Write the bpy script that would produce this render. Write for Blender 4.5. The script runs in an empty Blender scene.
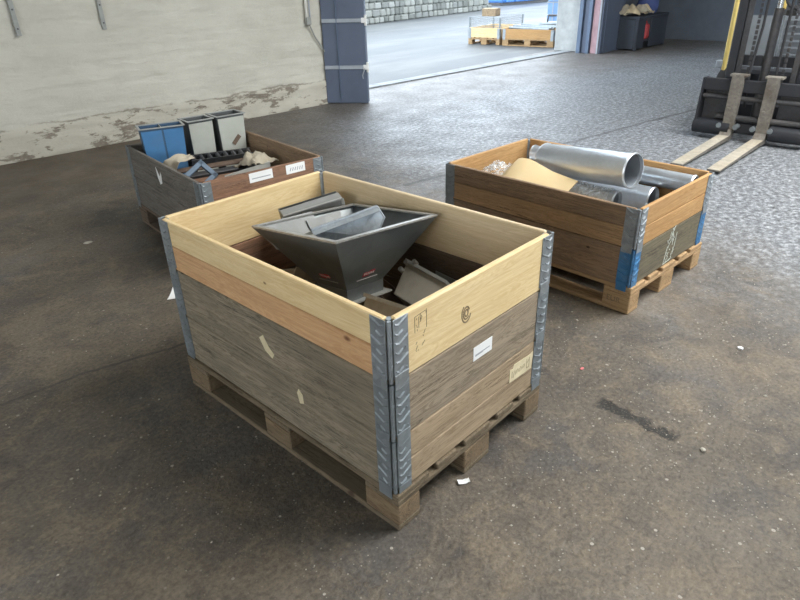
import bpy, math, random
from mathutils import Vector, Matrix, noise
random.seed(7)
R = math.radians
scene = bpy.context.scene
COL = scene.collection

# ------------------------------------------------------------------ camera, world, light, exposure
CAM = Vector((-0.96666, -0.97551, 1.53176))
YAW, PITCH, ROLL, FPX = 0.767776, -0.486440, -0.030350, 621.743
fwd = Vector((math.cos(PITCH)*math.cos(YAW), math.cos(PITCH)*math.sin(YAW), math.sin(PITCH)))
rt0 = fwd.cross(Vector((0, 0, 1))).normalized(); up0 = rt0.cross(fwd)
rt = rt0*math.cos(ROLL) + up0*math.sin(ROLL); up = up0*math.cos(ROLL) - rt0*math.sin(ROLL)
cd = bpy.data.cameras.new('camera'); cam = bpy.data.objects.new('camera', cd); COL.objects.link(cam)
cam.matrix_world = Matrix(((rt.x, up.x, -fwd.x, CAM.x), (rt.y, up.y, -fwd.y, CAM.y), (rt.z, up.z, -fwd.z, CAM.z), (0, 0, 0, 1)))
cd.sensor_width = 36; cd.lens = FPX/800*36; cd.clip_start = 0.05; cd.clip_end = 300
scene.camera = cam

world = bpy.data.worlds.new('sky'); scene.world = world; world.use_nodes = True
bg = world.node_tree.nodes['Background']
bg.inputs['Color'].default_value = (0.78, 0.89, 1.0, 1); bg.inputs['Strength'].default_value = 6.2

def area_light(name, loc, rot, sx, sy, power, col):
    ld = bpy.data.lights.new(name, 'AREA'); ld.shape = 'RECTANGLE'; ld.size = sx; ld.size_y = sy
    ld.energy = power; ld.color = col
    o = bpy.data.objects.new(name, ld); COL.objects.link(o); o.location = loc; o.rotation_euler = rot
    return o
# daylight falling in through the roof light and the windows of the right-hand and front walls
area_light('roof_light_daylight', (4.6, -1.8, 5.16), (0, 0, 0), 5.6, 2.6, 740, (1.0, 0.97, 0.92))
area_light('window_daylight.001', (-7.34, -0.6, 2.0), (R(90), 0, R(-90)), 5.0, 2.0, 120, (1.0, 0.97, 0.93))
area_light('window_daylight', (2.0, -7.98, 2.6), (R(90), 0, R(180)), 9.0, 2.0, 185, (0.95, 0.97, 1.0))

scene.view_settings.view_transform = 'Standard'; scene.view_settings.look = 'None'
scene.view_settings.gamma = 1.0; scene.view_settings.use_curve_mapping = False
scene.view_settings.exposure = -0.08

# ------------------------------------------------------------------ node helpers and materials
class NT:
    def __init__(s, name):
        s.m = bpy.data.materials.new(name); s.m.use_nodes = True; s.t = s.m.node_tree
        s.n = s.t.nodes; s.b = s.n['Principled BSDF']
    def node(s, typ, **kw):
        n = s.n.new(typ)
        for k, v in kw.items(): setattr(n, k, v)
        return n
    def link(s, a, b): s.t.links.new(a, b)
    def inp(s, sock, v):
        if hasattr(v, 'is_output'): s.link(v, sock)
        else: sock.default_value = v
    def math(s, op, a, b=0.0, c=0.0, clamp=False):
        n = s.node('ShaderNodeMath', operation=op); n.use_clamp = clamp
        s.inp(n.inputs[0], a); s.inp(n.inputs[1], b); s.inp(n.inputs[2], c)
        return n.outputs[0]
    def coord(s, rnd=True, scale=(1, 1, 1), kind='Object', loc=(0, 0, 0), rot=(0, 0, 0)):
        tc = s.node('ShaderNodeTexCoord'); v = tc.outputs[kind]
        if rnd:
            oi = s.node('ShaderNodeObjectInfo')
            k = s.math('MULTIPLY', oi.outputs['Random'], 57.0)
            a = s.node('ShaderNodeVectorMath', operation='ADD'); s.link(v, a.inputs[0])
            cmb = s.node('ShaderNodeCombineXYZ')
            for i in range(3): s.link(k, cmb.inputs[i])
            s.link(cmb.outputs[0], a.inputs[1]); v = a.outputs[0]
        mp = s.node('ShaderNodeMapping'); s.link(v, mp.inputs['Vector'])
        mp.inputs['Scale'].default_value = scale; mp.inputs['Location'].default_value = loc; mp.inputs['Rotation'].default_value = rot
        return mp.outputs[0]
    def noise(s, vec, scale, detail=4, rough=0.55, dist=0.0):
        n = s.node('ShaderNodeTexNoise'); s.link(vec, n.inputs['Vector'])
        n.inputs['Scale'].default_value = scale; n.inputs['Detail'].default_value = detail
        n.inputs['Roughness'].default_value = rough; n.inputs['Distortion'].default_value = dist
        return n.outputs['Fac']
    def voro(s, vec, scale, feature='F1'):
        n = s.node('ShaderNodeTexVoronoi', feature=feature); s.link(vec, n.inputs['Vector']); n.inputs['Scale'].default_value = scale
        return n
    def ramp(s, fac, stops):
        n = s.node('ShaderNodeValToRGB'); s.link(fac, n.inputs[0]); e = n.color_ramp.elements
        while len(e) > 1: e.remove(e[-1])
        for i, (p, c) in enumerate(stops):
            el = e[0] if i == 0 else e.new(p)
            el.position = p; el.color = (c, c, c, 1) if not hasattr(c, '__len__') else (*c, 1)
        return n.outputs[0]
    def mix(s, fac, a, b, mode='MIX'):
        n = s.node('ShaderNodeMix', data_type='RGBA', blend_type=mode)
        s.inp(n.inputs[0], fac)
        for sock, v in ((n.inputs[6], a), (n.inputs[7], b)):
            if hasattr(v, 'is_output'): s.link(v, sock)
            else: sock.default_value = (*v, 1)
        return n.outputs[2]
    def bump(s, h, strength=0.3, dist=0.01, chain=None):
        n = s.node('ShaderNodeBump'); n.inputs['Strength'].default_value = strength; n.inputs['Distance'].default_value = dist
        s.link(h, n.inputs['Height'])
        if chain: s.link(chain, n.inputs['Normal'])
        return n.outputs[0]
    def out(s, col=None, rough=None, metal=None, normal=None, spec=None, alpha=None):
        b = s.b.inputs
        if col is not None:
            if hasattr(col, 'is_output'): s.link(col, b['Base Color'])
            else: b['Base Color'].default_value = (*col, 1)
        if rough is not None: s.inp(b['Roughness'], rough)
        if metal is not None: s.inp(b['Metallic'], metal)
        if normal is not None: s.link(normal, b['Normal'])
        if spec is not None: b['Specular IOR Level'].default_value = spec
        if alpha is not None: s.inp(b['Alpha'], alpha)
        return s.m

def sc(c, k): return tuple(min(1, x*k) for x in c)

def wood(name, light, dark, knot=(0.06, 0.03, 0.015), weather=0.0, wcol=(0.1, 0.095, 0.085), knots=1.0, rough=0.7, streak=0.5):
    t = NT(name)
    v = t.coord(True, (1.0, 10.0, 10.0))
    g1 = t.noise(v, 2.2, 5, 0.6, 1.2)
    v2 = t.coord(True, (2.0, 90.0, 90.0)); g2 = t.noise(v2, 1.0, 4, 0.7)
    ring = t.math('FRACT', t.math('MULTIPLY', g1, 9.0))
    ring = t.math('ABSOLUTE', t.math('SUBTRACT', ring, 0.5))
    mixf = t.math('ADD', t.math('MULTIPLY', ring, streak*1.3), t.math('MULTIPLY', g2, 0.75), clamp=True)
    c = t.ramp(mixf, [(0.10, sc(dark, 0.82)), (0.32, dark), (0.62, light), (0.95, sc(light, 1.12))])
    big = t.noise(t.coord(True, (1.5, 4, 4)), 2.0, 3)
    c = t.mix(t.ramp(big, [(0.4, 0.0), (0.75, 0.45)]), c, sc(dark, 0.95))
    if weather > 0:
        w = t.noise(t.coord(True, (1.6, 14, 14)), 1.7, 7, 0.65, 0.6)
        c = t.mix(t.ramp(w, [(0.38, 0.0), (0.66, weather)]), c, wcol)
    if weather > 0.3:      # drying cracks along the grain
        ck = t.noise(t.coord(True, (0.9, 26, 26)), 1.3, 6, 0.7, 0.8)
        cm = t.ramp(t.math('ABSOLUTE', t.math('SUBTRACT', ck, 0.5)), [(0.004, 1.0), (0.022, 0.0)])
        gt = t.ramp(t.noise(t.coord(True, (1.4, 6, 6)), 2.2, 3), [(0.45, 0.0), (0.6, 0.85)])
        c = t.mix(t.math('MULTIPLY', cm, gt), c, sc(dark, 0.35))
    if knots > 0:
        vk = t.voro(t.coord(True, (6.5, 11.0, 11.0)), 1.0)
        sep = t.node('ShaderNodeSeparateColor'); t.link(vk.outputs['Color'], sep.inputs[0])
        gate = t.math('GREATER_THAN', sep.outputs[0], 1.0-0.50*knots)
        size = t.math('MULTIPLY_ADD', sep.outputs[1], 0.08, 0.055)
        kd = t.math('DIVIDE', vk.outputs['Distance'], size)
        km = t.math('MULTIPLY', t.ramp(kd, [(0.55, 1.0), (1.0, 0.0)]), gate)
        c = t.mix(t.math('MULTIPLY', km, 0.85), c, knot)
    n = t.bump(g2, 0.25, 0.002)
    return t.out(c, rough, 0.0, n, 0.3)

def metal(name, col, rough=0.4, met=0.85, var=0.25, dirt=None, dirt_amt=0.5, scale=9.0):
    t = NT(name); v = t.coord(True)
    sp = t.voro(v, scale*6).outputs['Color']
    sepc = t.node('ShaderNodeSeparateColor'); t.link(sp, sepc.inputs[0])
    n1 = t.noise(v, scale, 5, 0.6)
    f = t.math('ADD', t.math('MULTIPLY', n1, 0.75), t.math('MULTIPLY', sepc.outputs[0], 0.25))
    c = t.ramp(f, [(0.25, sc(col, 1-var)), (0.75, sc(col, 1+var))])
    if dirt:
        d = t.noise(v, scale*0.5, 6, 0.7)
        c = t.mix(t.ramp(d, [(0.45, 0.0), (0.7, dirt_amt)]), c, dirt)
    r = t.ramp(n1, [(0.3, rough*0.8), (0.7, min(1, rough*1.3))])
    return t.out(c, r, met, t.bump(n1, 0.15, 0.004 if var > 0.08 else 0.0006))

def paint(name, col, rough=0.5, var=0.12, scale=6.0, dirt=None, dirt_amt=0.5, bump=0.1, met=0.0, spec=0.5):
    t = NT(name); v = t.coord(True)
    n1 = t.noise(v, scale, 5, 0.6)
    c = t.ramp(n1, [(0.3, sc(col, 1-var)), (0.7, sc(col, 1+var))])
    if dirt:
        d = t.noise(v, scale*0.6, 7, 0.7)
        c = t.mix(t.ramp(d, [(0.46, 0.0), (0.68, dirt_amt)]), c, dirt)
    return t.out(c, rough, met, t.bump(n1, bump, 0.004), spec)

M = {}
M['pine'] = wood('pale_pine', (0.79, 0.62, 0.35), (0.66, 0.47, 0.23), (0.16, 0.07, 0.025), 0.12, (0.42, 0.33, 0.22), 0.8, 0.6, 0.35)
M['pine_shade'] = wood('shaded_pine', (0.70, 0.56, 0.36), (0.58, 0.44, 0.26), (0.14, 0.06, 0.02), 0.2, (0.36, 0.29, 0.2), 0.7, 0.6, 0.3)  # pine with shade put into its colour, for the inner side away from light
M['orange_pine'] = wood('orange_pine', (0.64, 0.40, 0.21), (0.50, 0.28, 0.13), (0.10, 0.03, 0.012), 0.15, (0.3, 0.2, 0.12), 0.9, 0.6, 0.4)
M['grey_wood'] = wood('weathered_grey_wood', (0.285, 0.238, 0.170), (0.150, 0.120, 0.082), (0.05, 0.035, 0.025), 0.6, (0.115, 0.095, 0.07), 0.5, 0.8, 0.7)
M['taupe_wood'] = wood('weathered_taupe_wood', (0.35, 0.278, 0.195), (0.21, 0.158, 0.105), (0.06, 0.04, 0.025), 0.45, (0.15, 0.125, 0.095), 0.5, 0.8, 0.7)
M['tan_wood'] = wood('weathered_tan_wood', (0.40, 0.30, 0.195), (0.26, 0.185, 0.11), (0.07, 0.04, 0.02), 0.4, (0.18, 0.135, 0.09), 0.6, 0.75, 0.6)
M['dark_wood'] = wood('old_dark_wood', (0.155, 0.115, 0.085), (0.09, 0.065, 0.045), (0.03, 0.02, 0.015), 0.3, (0.07, 0.055, 0.045), 0.4, 0.8, 0.6)
M['slate_wood'] = wood('old_slate_grey_wood', (0.20, 0.18, 0.155), (0.12, 0.105, 0.088), (0.04, 0.03, 0.025), 0.5, (0.085, 0.078, 0.07), 0.3, 0.85, 0.6)
M['red_wood'] = wood('reddish_brown_wood', (0.30, 0.165, 0.10), (0.19, 0.10, 0.06), (0.06, 0.03, 0.02), 0.4, (0.13, 0.10, 0.08), 0.4, 0.75, 0.5)
M['umber_wood'] = wood('umber_wood', (0.34, 0.225, 0.135), (0.22, 0.14, 0.08), (0.05, 0.03, 0.02), 0.55, (0.14, 0.11, 0.085), 0.6, 0.75, 0.6)
M['honey_wood'] = wood('honey_wood', (0.52, 0.31, 0.13), (0.38, 0.20, 0.075), (0.06, 0.03, 0.02), 0.25, (0.3, 0.19, 0.1), 0.8, 0.65, 0.5)
M['amber_wood'] = wood('amber_brown_wood', (0.47, 0.295, 0.155), (0.33, 0.195, 0.095), (0.05, 0.03, 0.02), 0.45, (0.20, 0.14, 0.09), 0.8, 0.7, 0.6)
M['olive_wood'] = wood('olive_grey_wood', (0.19, 0.16, 0.105), (0.12, 0.10, 0.065), (0.04, 0.03, 0.025), 0.5, (0.09, 0.085, 0.065), 0.4, 0.8, 0.5)
M['pallet_wood'] = wood('pallet_wood', (0.19, 0.145, 0.092), (0.105, 0.077, 0.047), (0.05, 0.03, 0.02), 0.6, (0.12, 0.095, 0.065), 0.4, 0.85, 0.6)
M['pallet_fresh'] = wood('tan_pallet_wood', (0.47, 0.31, 0.165), (0.32, 0.20, 0.095), (0.06, 0.035, 0.02), 0.35, (0.24, 0.16, 0.09), 0.4, 0.8, 0.5)
M['block_wood'] = wood('chipboard_block', (0.22, 0.155, 0.092), (0.12, 0.08, 0.045), (0.05, 0.03, 0.02), 0.6, (0.13, 0.10, 0.065), 0.0, 0.9, 0.8)
M['galv'] = metal('galvanised_steel', (0.34, 0.37, 0.39), 0.45, 0.65, 0.25, (0.17, 0.185, 0.19), 0.5)
M['galv_old'] = metal('dull_galvanised_steel', (0.25, 0.28, 0.295), 0.5, 0.6, 0.25, (0.16, 0.17, 0.17), 0.6)
M['galv_bright'] = metal('bright_galvanised_sheet', (0.74, 0.78, 0.82), 0.36, 0.85, 0.05)
M['galv_in'] = metal('shaded_duct_inside', (0.30, 0.33, 0.36), 0.5, 0.4, 0.07)  # darker than the pipe wall: shade inside the pipes put into the colour
M['blue_steel'] = paint('blue_painted_hinge', (0.05, 0.18, 0.36), 0.45, 0.25, 20, (0.2, 0.28, 0.34), 0.55, 0.1, 0.3)
M['hopper'] = metal('dark_grey_sheet_steel', (0.175, 0.19, 0.19), 0.42, 0.55, 0.15, (0.12, 0.12, 0.115), 0.4, 3)
M['hopper_rim'] = metal('worn_steel_edge', (0.40, 0.39, 0.36), 0.4, 0.6, 0.2, (0.2, 0.18, 0.15), 0.5, 12)
M['sheet'] = metal('dusty_sheet_steel', (0.42, 0.42, 0.39), 0.5, 0.4, 0.15, (0.27, 0.25, 0.21), 0.6, 4)
M['sheet_light'] = metal('light_sheet_steel', (0.27, 0.275, 0.265), 0.7, 0.15, 0.15, (0.20, 0.195, 0.18), 0.5, 5)
M['beige_steel'] = paint('dusty_beige_steel', (0.40, 0.365, 0.30), 0.55, 0.12, 7, (0.22, 0.19, 0.15), 0.6, 0.1, 0.2)
M['dark_steel'] = metal('dark_oily_steel', (0.075, 0.075, 0.08), 0.45, 0.5, 0.25, (0.10, 0.08, 0.06), 0.5)
M['rust'] = paint('rusty_steel', (0.15, 0.10, 0.07), 0.7, 0.3, 12, (0.07, 0.05, 0.04), 0.7, 0.2, 0.2)
M['blue_chute'] = paint('blue_paint', (0.055, 0.175, 0.35), 0.5, 0.12, 5, (0.10, 0.16, 0.24), 0.5)
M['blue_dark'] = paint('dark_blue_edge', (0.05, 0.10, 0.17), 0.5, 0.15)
M['blue_grey'] = paint('blue_grey_paint', (0.12, 0.17, 0.23), 0.5, 0.15)
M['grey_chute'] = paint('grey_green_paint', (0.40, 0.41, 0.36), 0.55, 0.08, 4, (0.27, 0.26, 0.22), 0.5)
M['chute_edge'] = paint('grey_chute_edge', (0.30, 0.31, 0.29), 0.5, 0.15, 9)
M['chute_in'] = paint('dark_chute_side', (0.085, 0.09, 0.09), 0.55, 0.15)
M['rag'] = paint('beige_rag', (0.42, 0.37, 0.28), 0.9, 0.15, 9, (0.28, 0.24, 0.18), 0.5)
M['card'] = paint('buff_cardboard', (0.56, 0.42, 0.22), 0.8, 0.1, 6, (0.5, 0.4, 0.25), 0.4)
M['card_light'] = paint('cream_card_edge', (0.66, 0.55, 0.36), 0.8, 0.1, 6)
M['paper'] = paint('white_paper', (0.80, 0.80, 0.78), 0.7, 0.04)
M['old_paper'] = paint('yellowed_paper', (0.66, 0.57, 0.37), 0.8, 0.1, 20, (0.42, 0.34, 0.22), 0.5)
M['ink'] = paint('dark_ink', (0.06, 0.055, 0.05), 0.8, 0.1)
M['grey_ink'] = paint('grey_ink', (0.36, 0.37, 0.39), 0.8, 0.1)
M['stamp_ink'] = paint('brown_stamp_ink', (0.22, 0.16, 0.09), 0.8, 0.1)
M['chalk'] = paint('pale_green_white_paint', (0.50, 0.53, 0.46), 0.8, 0.2, 25)
M['red'] = paint('red_print', (0.42, 0.03, 0.05), 0.6, 0.1)
M['white_print'] = paint('white_print', (0.75, 0.72, 0.72), 0.6, 0.05)
M['concrete'] = paint('pale_concrete', (0.40, 0.41, 0.40), 0.85, 0.15, 5, (0.26, 0.27, 0.27), 0.6, 0.5)
M['sill'] = paint('threshold_concrete', (0.26, 0.275, 0.285), 0.8, 0.18, 6, (0.25, 0.26, 0.27), 0.6, 0.4)
M['door_steel'] = paint('slate_door_paint', (0.095, 0.12, 0.175), 0.5, 0.1, 3, (0.10, 0.125, 0.18), 0.5)
M['band'] = paint('pale_grey_band', (0.33, 0.36, 0.40), 0.5, 0.12)
M['steel_blue'] = paint('blue_grey_profile', (0.10, 0.14, 0.21), 0.45, 0.15)
M['pink_rust'] = paint('faded_red_lead', (0.42, 0.27, 0.29), 0.7, 0.15, 8)
M['dark_wall'] = paint('dark_wall_paint', (0.115, 0.135, 0.165), 0.8, 0.15, 2, (0.085, 0.10, 0.125), 0.5, 0.2)
M['ceiling'] = paint('grey_ceiling', (0.36, 0.36, 0.35), 0.9, 0.08)
M['plain_wall'] = paint('off_white_wall', (0.66, 0.65, 0.60), 0.9, 0.08)
M['yellow'] = paint('yellow_paint', (0.80, 0.62, 0.20), 0.45, 0.1, 6)
M['black_paint'] = paint('black_paint', (0.018, 0.020, 0.025), 0.45, 0.2, 8, (0.045, 0.042, 0.04), 0.5)
M['fork_steel'] = metal('worn_fork_steel', (0.24, 0.22, 0.19), 0.5, 0.4, 0.3, (0.075, 0.055, 0.04), 0.8, 9)
M['fork_blade'] = metal('polished_fork_blade', (0.52, 0.47, 0.38), 0.45, 0.3, 0.25, (0.30, 0.23, 0.15), 0.7, 5)
M['lift_body'] = paint('grey_lift_panel', (0.19, 0.21, 0.23), 0.45, 0.1)
M['chrome'] = metal('chrome_rod', (0.75, 0.77, 0.8), 0.2, 0.95, 0.08)
M['rubber'] = paint('black_rubber', (0.02, 0.02, 0.022), 0.8, 0.2)
M['bench'] = paint('dark_bench_steel', (0.042, 0.05, 0.066), 0.55, 0.15)
M['canister'] = paint('red_plastic', (0.42, 0.05, 0.055), 0.5, 0.1)
M['blue_cloth'] = paint('blue_sacking', (0.07, 0.10, 0.26), 0.8, 0.2)
M['crate_blue'] = paint('blue_crate_plastic', (0.20, 0.33, 0.55), 0.5, 0.1)
M['skip_blue'] = paint('blue_skip_paint', (0.06, 0.20, 0.52), 0.5, 0.1, 2)
M['pebble'] = paint('pale_pebble', (0.40, 0.37, 0.31), 0.8, 0.2, 30)
M['pink_chip'] = paint('pink_chip', (0.62, 0.16, 0.16), 0.7, 0.1)
M['stone_mortar'] = paint('pale_mortar', (0.34, 0.34, 0.30), 0.9, 0.2, 3)

def stone_mat():
    t = NT('mixed_fieldstone'); v = t.coord(True)
    oi = t.node('ShaderNodeObjectInfo')
    c = t.ramp(oi.outputs['Random'], [(0.0, (0.07, 0.075, 0.065)), (0.35, (0.16, 0.165, 0.155)), (0.7, (0.23, 0.23, 0.20)), (1.0, (0.28, 0.28, 0.26))])
    n = t.noise(v, 12, 5)
    c = t.mix(t.math('MULTIPLY', n, 0.7), c, (0.2, 0.2, 0.18))
    return t.out(c, 0.9, 0, t.bump(n, 0.5, 0.02))
M['stone'] = stone_mat()

def film_mat():
    t = NT('clear_plastic_film'); v = t.coord(False)
    n = t.noise(v, 40, 3)
    m = t.out((0.85, 0.9, 0.92), 0.15, 0.0, t.bump(n, 0.2, 0.004), 0.6, t.ramp(n, [(0.35, 0.10), (0.65, 0.45)]))
    return m
M['film'] = film_mat()

def seg_mask(t, pts, width, wob=0.02, wscale=12.0):
    """soft mask along a polyline on the floor (object coordinates in metres)"""
    acc = None
    tc = t.node('ShaderNodeTexCoord')
    nz = t.node('ShaderNodeTexNoise'); t.link(tc.outputs['Object'], nz.inputs['Vector']); nz.inputs['Scale'].default_value = wscale; nz.inputs['Detail'].default_value = 5
    for (a, b) in zip(pts[:-1], pts[1:]):
        L = math.hypot(b[0]-a[0], b[1]-a[1]); ang = math.atan2(b[1]-a[1], b[0]-a[0])
        sub = t.node('ShaderNodeVectorMath', operation='SUBTRACT'); t.link(tc.outputs['Object'], sub.inputs[0]); sub.inputs[1].default_value = (a[0], a[1], 0)
        ro = t.node('ShaderNodeVectorRotate', rotation_type='Z_AXIS'); t.link(sub.outputs[0], ro.inputs['Vector']); ro.inputs['Angle'].default_value = -ang
        sp = t.node('ShaderNodeSeparateXYZ'); t.link(ro.outputs[0], sp.inputs[0])
        y = t.math('ABSOLUTE', t.math('ADD', sp.outputs[1], t.math('MULTIPLY', t.math('SUBTRACT', nz.outputs['Fac'], 0.5), wob*2)))
        xo = t.math('MAXIMUM', t.math('SUBTRACT', 0.0, sp.outputs[0]), t.math('SUBTRACT', sp.outputs[0], L))
        d = t.math('MAXIMUM', y, xo)
        m = t.ramp(t.math('DIVIDE', d, width), [(0.45, 1.0), (1.0, 0.0)])
        acc = m if acc is None else t.math('MAXIMUM', acc, m)
    return acc

def floor_mat():
    t = NT('worn_concrete_floor'); v = t.coord(False)
    n1 = t.noise(v, 0.9, 8, 0.62, 0.5)
    c = t.ramp(n1, [(0.30, (0.058, 0.048, 0.038)), (0.47, (0.100, 0.083, 0.063)), (0.60, (0.150, 0.121, 0.087)), (0.75, (0.172, 0.150, 0.118))])
    sxl = t.node('ShaderNodeSeparateXYZ'); tcl = t.node('ShaderNodeTexCoord'); t.link(tcl.outputs['Object'], sxl.inputs[0])
    lane = t.math('ADD', sxl.outputs[0], t.math('MULTIPLY', sxl.outputs[1], -0.10)); lane = t.math('ADD', lane, t.math('MULTIPLY', n1, 2.4))
    lane = t.ramp(t.math('MULTIPLY', lane, 0.1), [(0.32, 0.0), (0.47, 1.0)])
    n2 = t.noise(t.coord(False, loc=(7, 3, 0)), 1.7, 6, 0.6)
    c = t.mix(t.ramp(n2, [(0.48, 0.0), (0.68, 0.5)]), c, (0.082, 0.082, 0.083))
    n5 = t.noise(t.coord(False, loc=(2, 9, 0)), 3.1, 8, 0.7, 0.8)
    c = t.mix(t.ramp(n5, [(0.49, 0.0), (0.66, 0.7)]), c, (0.046, 0.040, 0.035))
    n6 = t.noise(t.coord(False, loc=(12, 1, 0)), 5.5, 8, 0.75, 0.6)
    c = t.mix(t.ramp(n6, [(0.47, 0.0), (0.66, 0.75)]), c, (0.185, 0.145, 0.098))
    n3 = t.noise(v, 60, 4, 0.7)
    c = t.mix(0.55, c, t.ramp(n3, [(0.34, 0.30), (0.66, 1.45)]), 'MULTIPLY')
    grav = t.ramp(t.noise(v, 24, 6, 0.8), [(0.36, (0.045, 0.049, 0.055)), (0.5, (0.165, 0.176, 0.19)), (0.63, (0.42, 0.44, 0.46))])
    c = t.mix(t.math('MULTIPLY', lane, 0.92), c, grav)
    # pale aggregate showing through the worn skin
    for scl, lim, dens, colr in ((34.0, 0.22, 0.76, (0.36, 0.33, 0.28)), (80.0, 0.28, 0.66, (0.26, 0.235, 0.195))):
        vo = t.voro(v, scl); sp = t.node('ShaderNodeSeparateColor'); t.link(vo.outputs['Color'], sp.inputs[0])
        sz = t.math('MULTIPLY', sp.outputs[1], lim)
        g = t.math('MULTIPLY', t.math('GREATER_THAN', sp.outputs[0], dens), t.math('LESS_THAN', vo.outputs['Distance'], sz))
        wear = t.ramp(t.noise(t.coord(False, loc=(4, 4, 2)), 1.3, 4), [(0.40, 0.10), (0.58, 0.90)])
        c = t.mix(t.math('MULTIPLY', g, wear), c, colr)
    crack = seg_mask(t, [(-1.9, 1.95), (-0.62, 1.66), (-0.31, 1.63), (0.11, 1.52), (0.9, 1.40)], 0.012, 0.02, 9)
    joint = seg_mask(t, [(2.6, 2.36), (4.92, 1.98), (6.98, 1.65)], 0.035, 0.03, 5)
    c = t.mix(t.math('MULTIPLY', crack, 0.6), c, (0.025, 0.023, 0.02))
    c = t.mix(t.math('MULTIPLY', joint, 0.55), c, (0.03, 0.03, 0.03))
    stain = seg_mask(t, [(0.999, -0.18), (0.99, -0.33), (0.981, -0.449)], 0.034, 0.05, 20)
    sp2 = t.noise(v, 110, 3); stain = t.math('MULTIPLY', stain, t.ramp(sp2, [(0.36, 0.3), (0.46, 1.0)]))
    c = t.mix(t.math('MULTIPLY', stain, 0.97), c, (0.012, 0.010, 0.007))
    # brown dirt along the plaster wall
    sx = t.node('ShaderNodeSeparateXYZ'); tc = t.node('ShaderNodeTexCoord'); t.link(tc.outputs['Object'], sx.inputs[0])
    yy = t.math('ADD', sx.outputs[1], t.math('MULTIPLY', n5, 1.6)); yy = t.math('ADD', yy, t.math('MULTIPLY', sx.outputs[0], 0.06))
    c = t.mix(t.ramp(t.math('MULTIPLY', yy, 0.1), [(0.48, 0.0), (0.60, 0.6)]), c, (0.115, 0.09, 0.065))
    rg = t.ramp(t.noise(v, 2.6, 6), [(0.3, 0.50), (0.7, 0.72)]); rg = t.math('SUBTRACT', rg, t.math('MULTIPLY', lane, 0.10))
    b1 = t.bump(t.noise(v, 30, 5, 0.75), 0.7, 0.009)
    b2 = t.bump(n3, 0.3, 0.003, b1)
    b3 = t.bump(t.noise(v, 9, 3), 0.25, 0.02, b2)
    return t.out(c, rg, 0.0, b3, 0.5)
M['floor'] = floor_mat()

def yard_mat():
    t = NT('yard_asphalt'); v = t.coord(False)
    n1 = t.noise(v, 0.5, 7, 0.6, 1.0); n3 = t.noise(v, 45, 4, 0.7)
    c = t.ramp(n1, [(0.3, (0.072, 0.077, 0.082)), (0.7, (0.105, 0.11, 0.11))])
    c = t.mix(0.5, c, t.ramp(n3, [(0.3, 0.5), (0.7, 1.2)]), 'MULTIPLY')
    w = t.noise(t.coord(False, (0.25, 1.3, 1), rot=(0, 0, 0.1)), 0.6, 6, 0.6, 0.6)
    c = t.mix(t.ramp(w, [(0.5, 0.0), (0.62, 0.55)]), c, (0.16, 0.16, 0.15))
    return t.out(c, 0.6, 0, t.bump(n3, 0.4, 0.006))
M['yard'] = yard_mat()

def plaster_mat():
    t = NT('old_whitewashed_masonry'); v = t.coord(False)
    n1 = t.noise(v, 0.8, 8, 0.6); n2 = t.noise(t.coord(False, (1.0, 1.0, 4.5)), 3.0, 7, 0.65, 0.4)
    c = t.ramp(n1, [(0.3, (0.48, 0.46, 0.395)), (0.7, (0.63, 0.61, 0.535))])
    c = t.mix(t.ramp(n2, [(0.5, 0.0), (0.75, 0.35)]), c, (0.40, 0.37, 0.31))
    sx = t.node('ShaderNodeSeparateXYZ'); tc = t.node('ShaderNodeTexCoord'); t.link(tc.outputs['Object'], sx.inputs[0])
    wob = t.math('MULTIPLY', t.math('SUBTRACT', t.noise(v, 2.0, 5), 0.5), 0.16)
    h = t.math('ADD', sx.outputs[2], wob)
    band = t.ramp(t.math('MULTIPLY', h, 1.0), [(0.27, 1.0), (0.33, 0.0)])
    pn = t.noise(t.coord(False, (1.1, 1, 3.0)), 2.6, 9, 0.72, 0.3)
    peel = t.math('MULTIPLY', t.ramp(pn, [(0.525, 0.0), (0.565, 1.0)]), band)
    c = t.mix(t.math('MULTIPLY', band, 0.35), c, (0.43, 0.39, 0.30))
    pc = t.ramp(t.noise(v, 18, 5, 0.7), [(0.3, (0.13, 0.105, 0.08)), (0.7, (0.27, 0.235, 0.19))])
    c = t.mix(t.math('MULTIPLY', peel, 0.9), c, pc)
    ledge = t.ramp(t.math('ABSOLUTE', t.math('SUBTRACT', h, 0.30)), [(0.004, 1.0), (0.012, 0.0)])
    c = t.mix(t.math('MULTIPLY', ledge, t.ramp(pn, [(0.42, 0.0), (0.52, 0.7)])), c, (0.2, 0.175, 0.14))
    b1 = t.bump(n2, 0.55, 0.02); b2 = t.bump(t.noise(v, 26, 6, 0.7), 0.35, 0.008, b1)
    return t.out(c, 0.85, 0, b2, 0.3)
M['plaster'] = plaster_mat()

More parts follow.
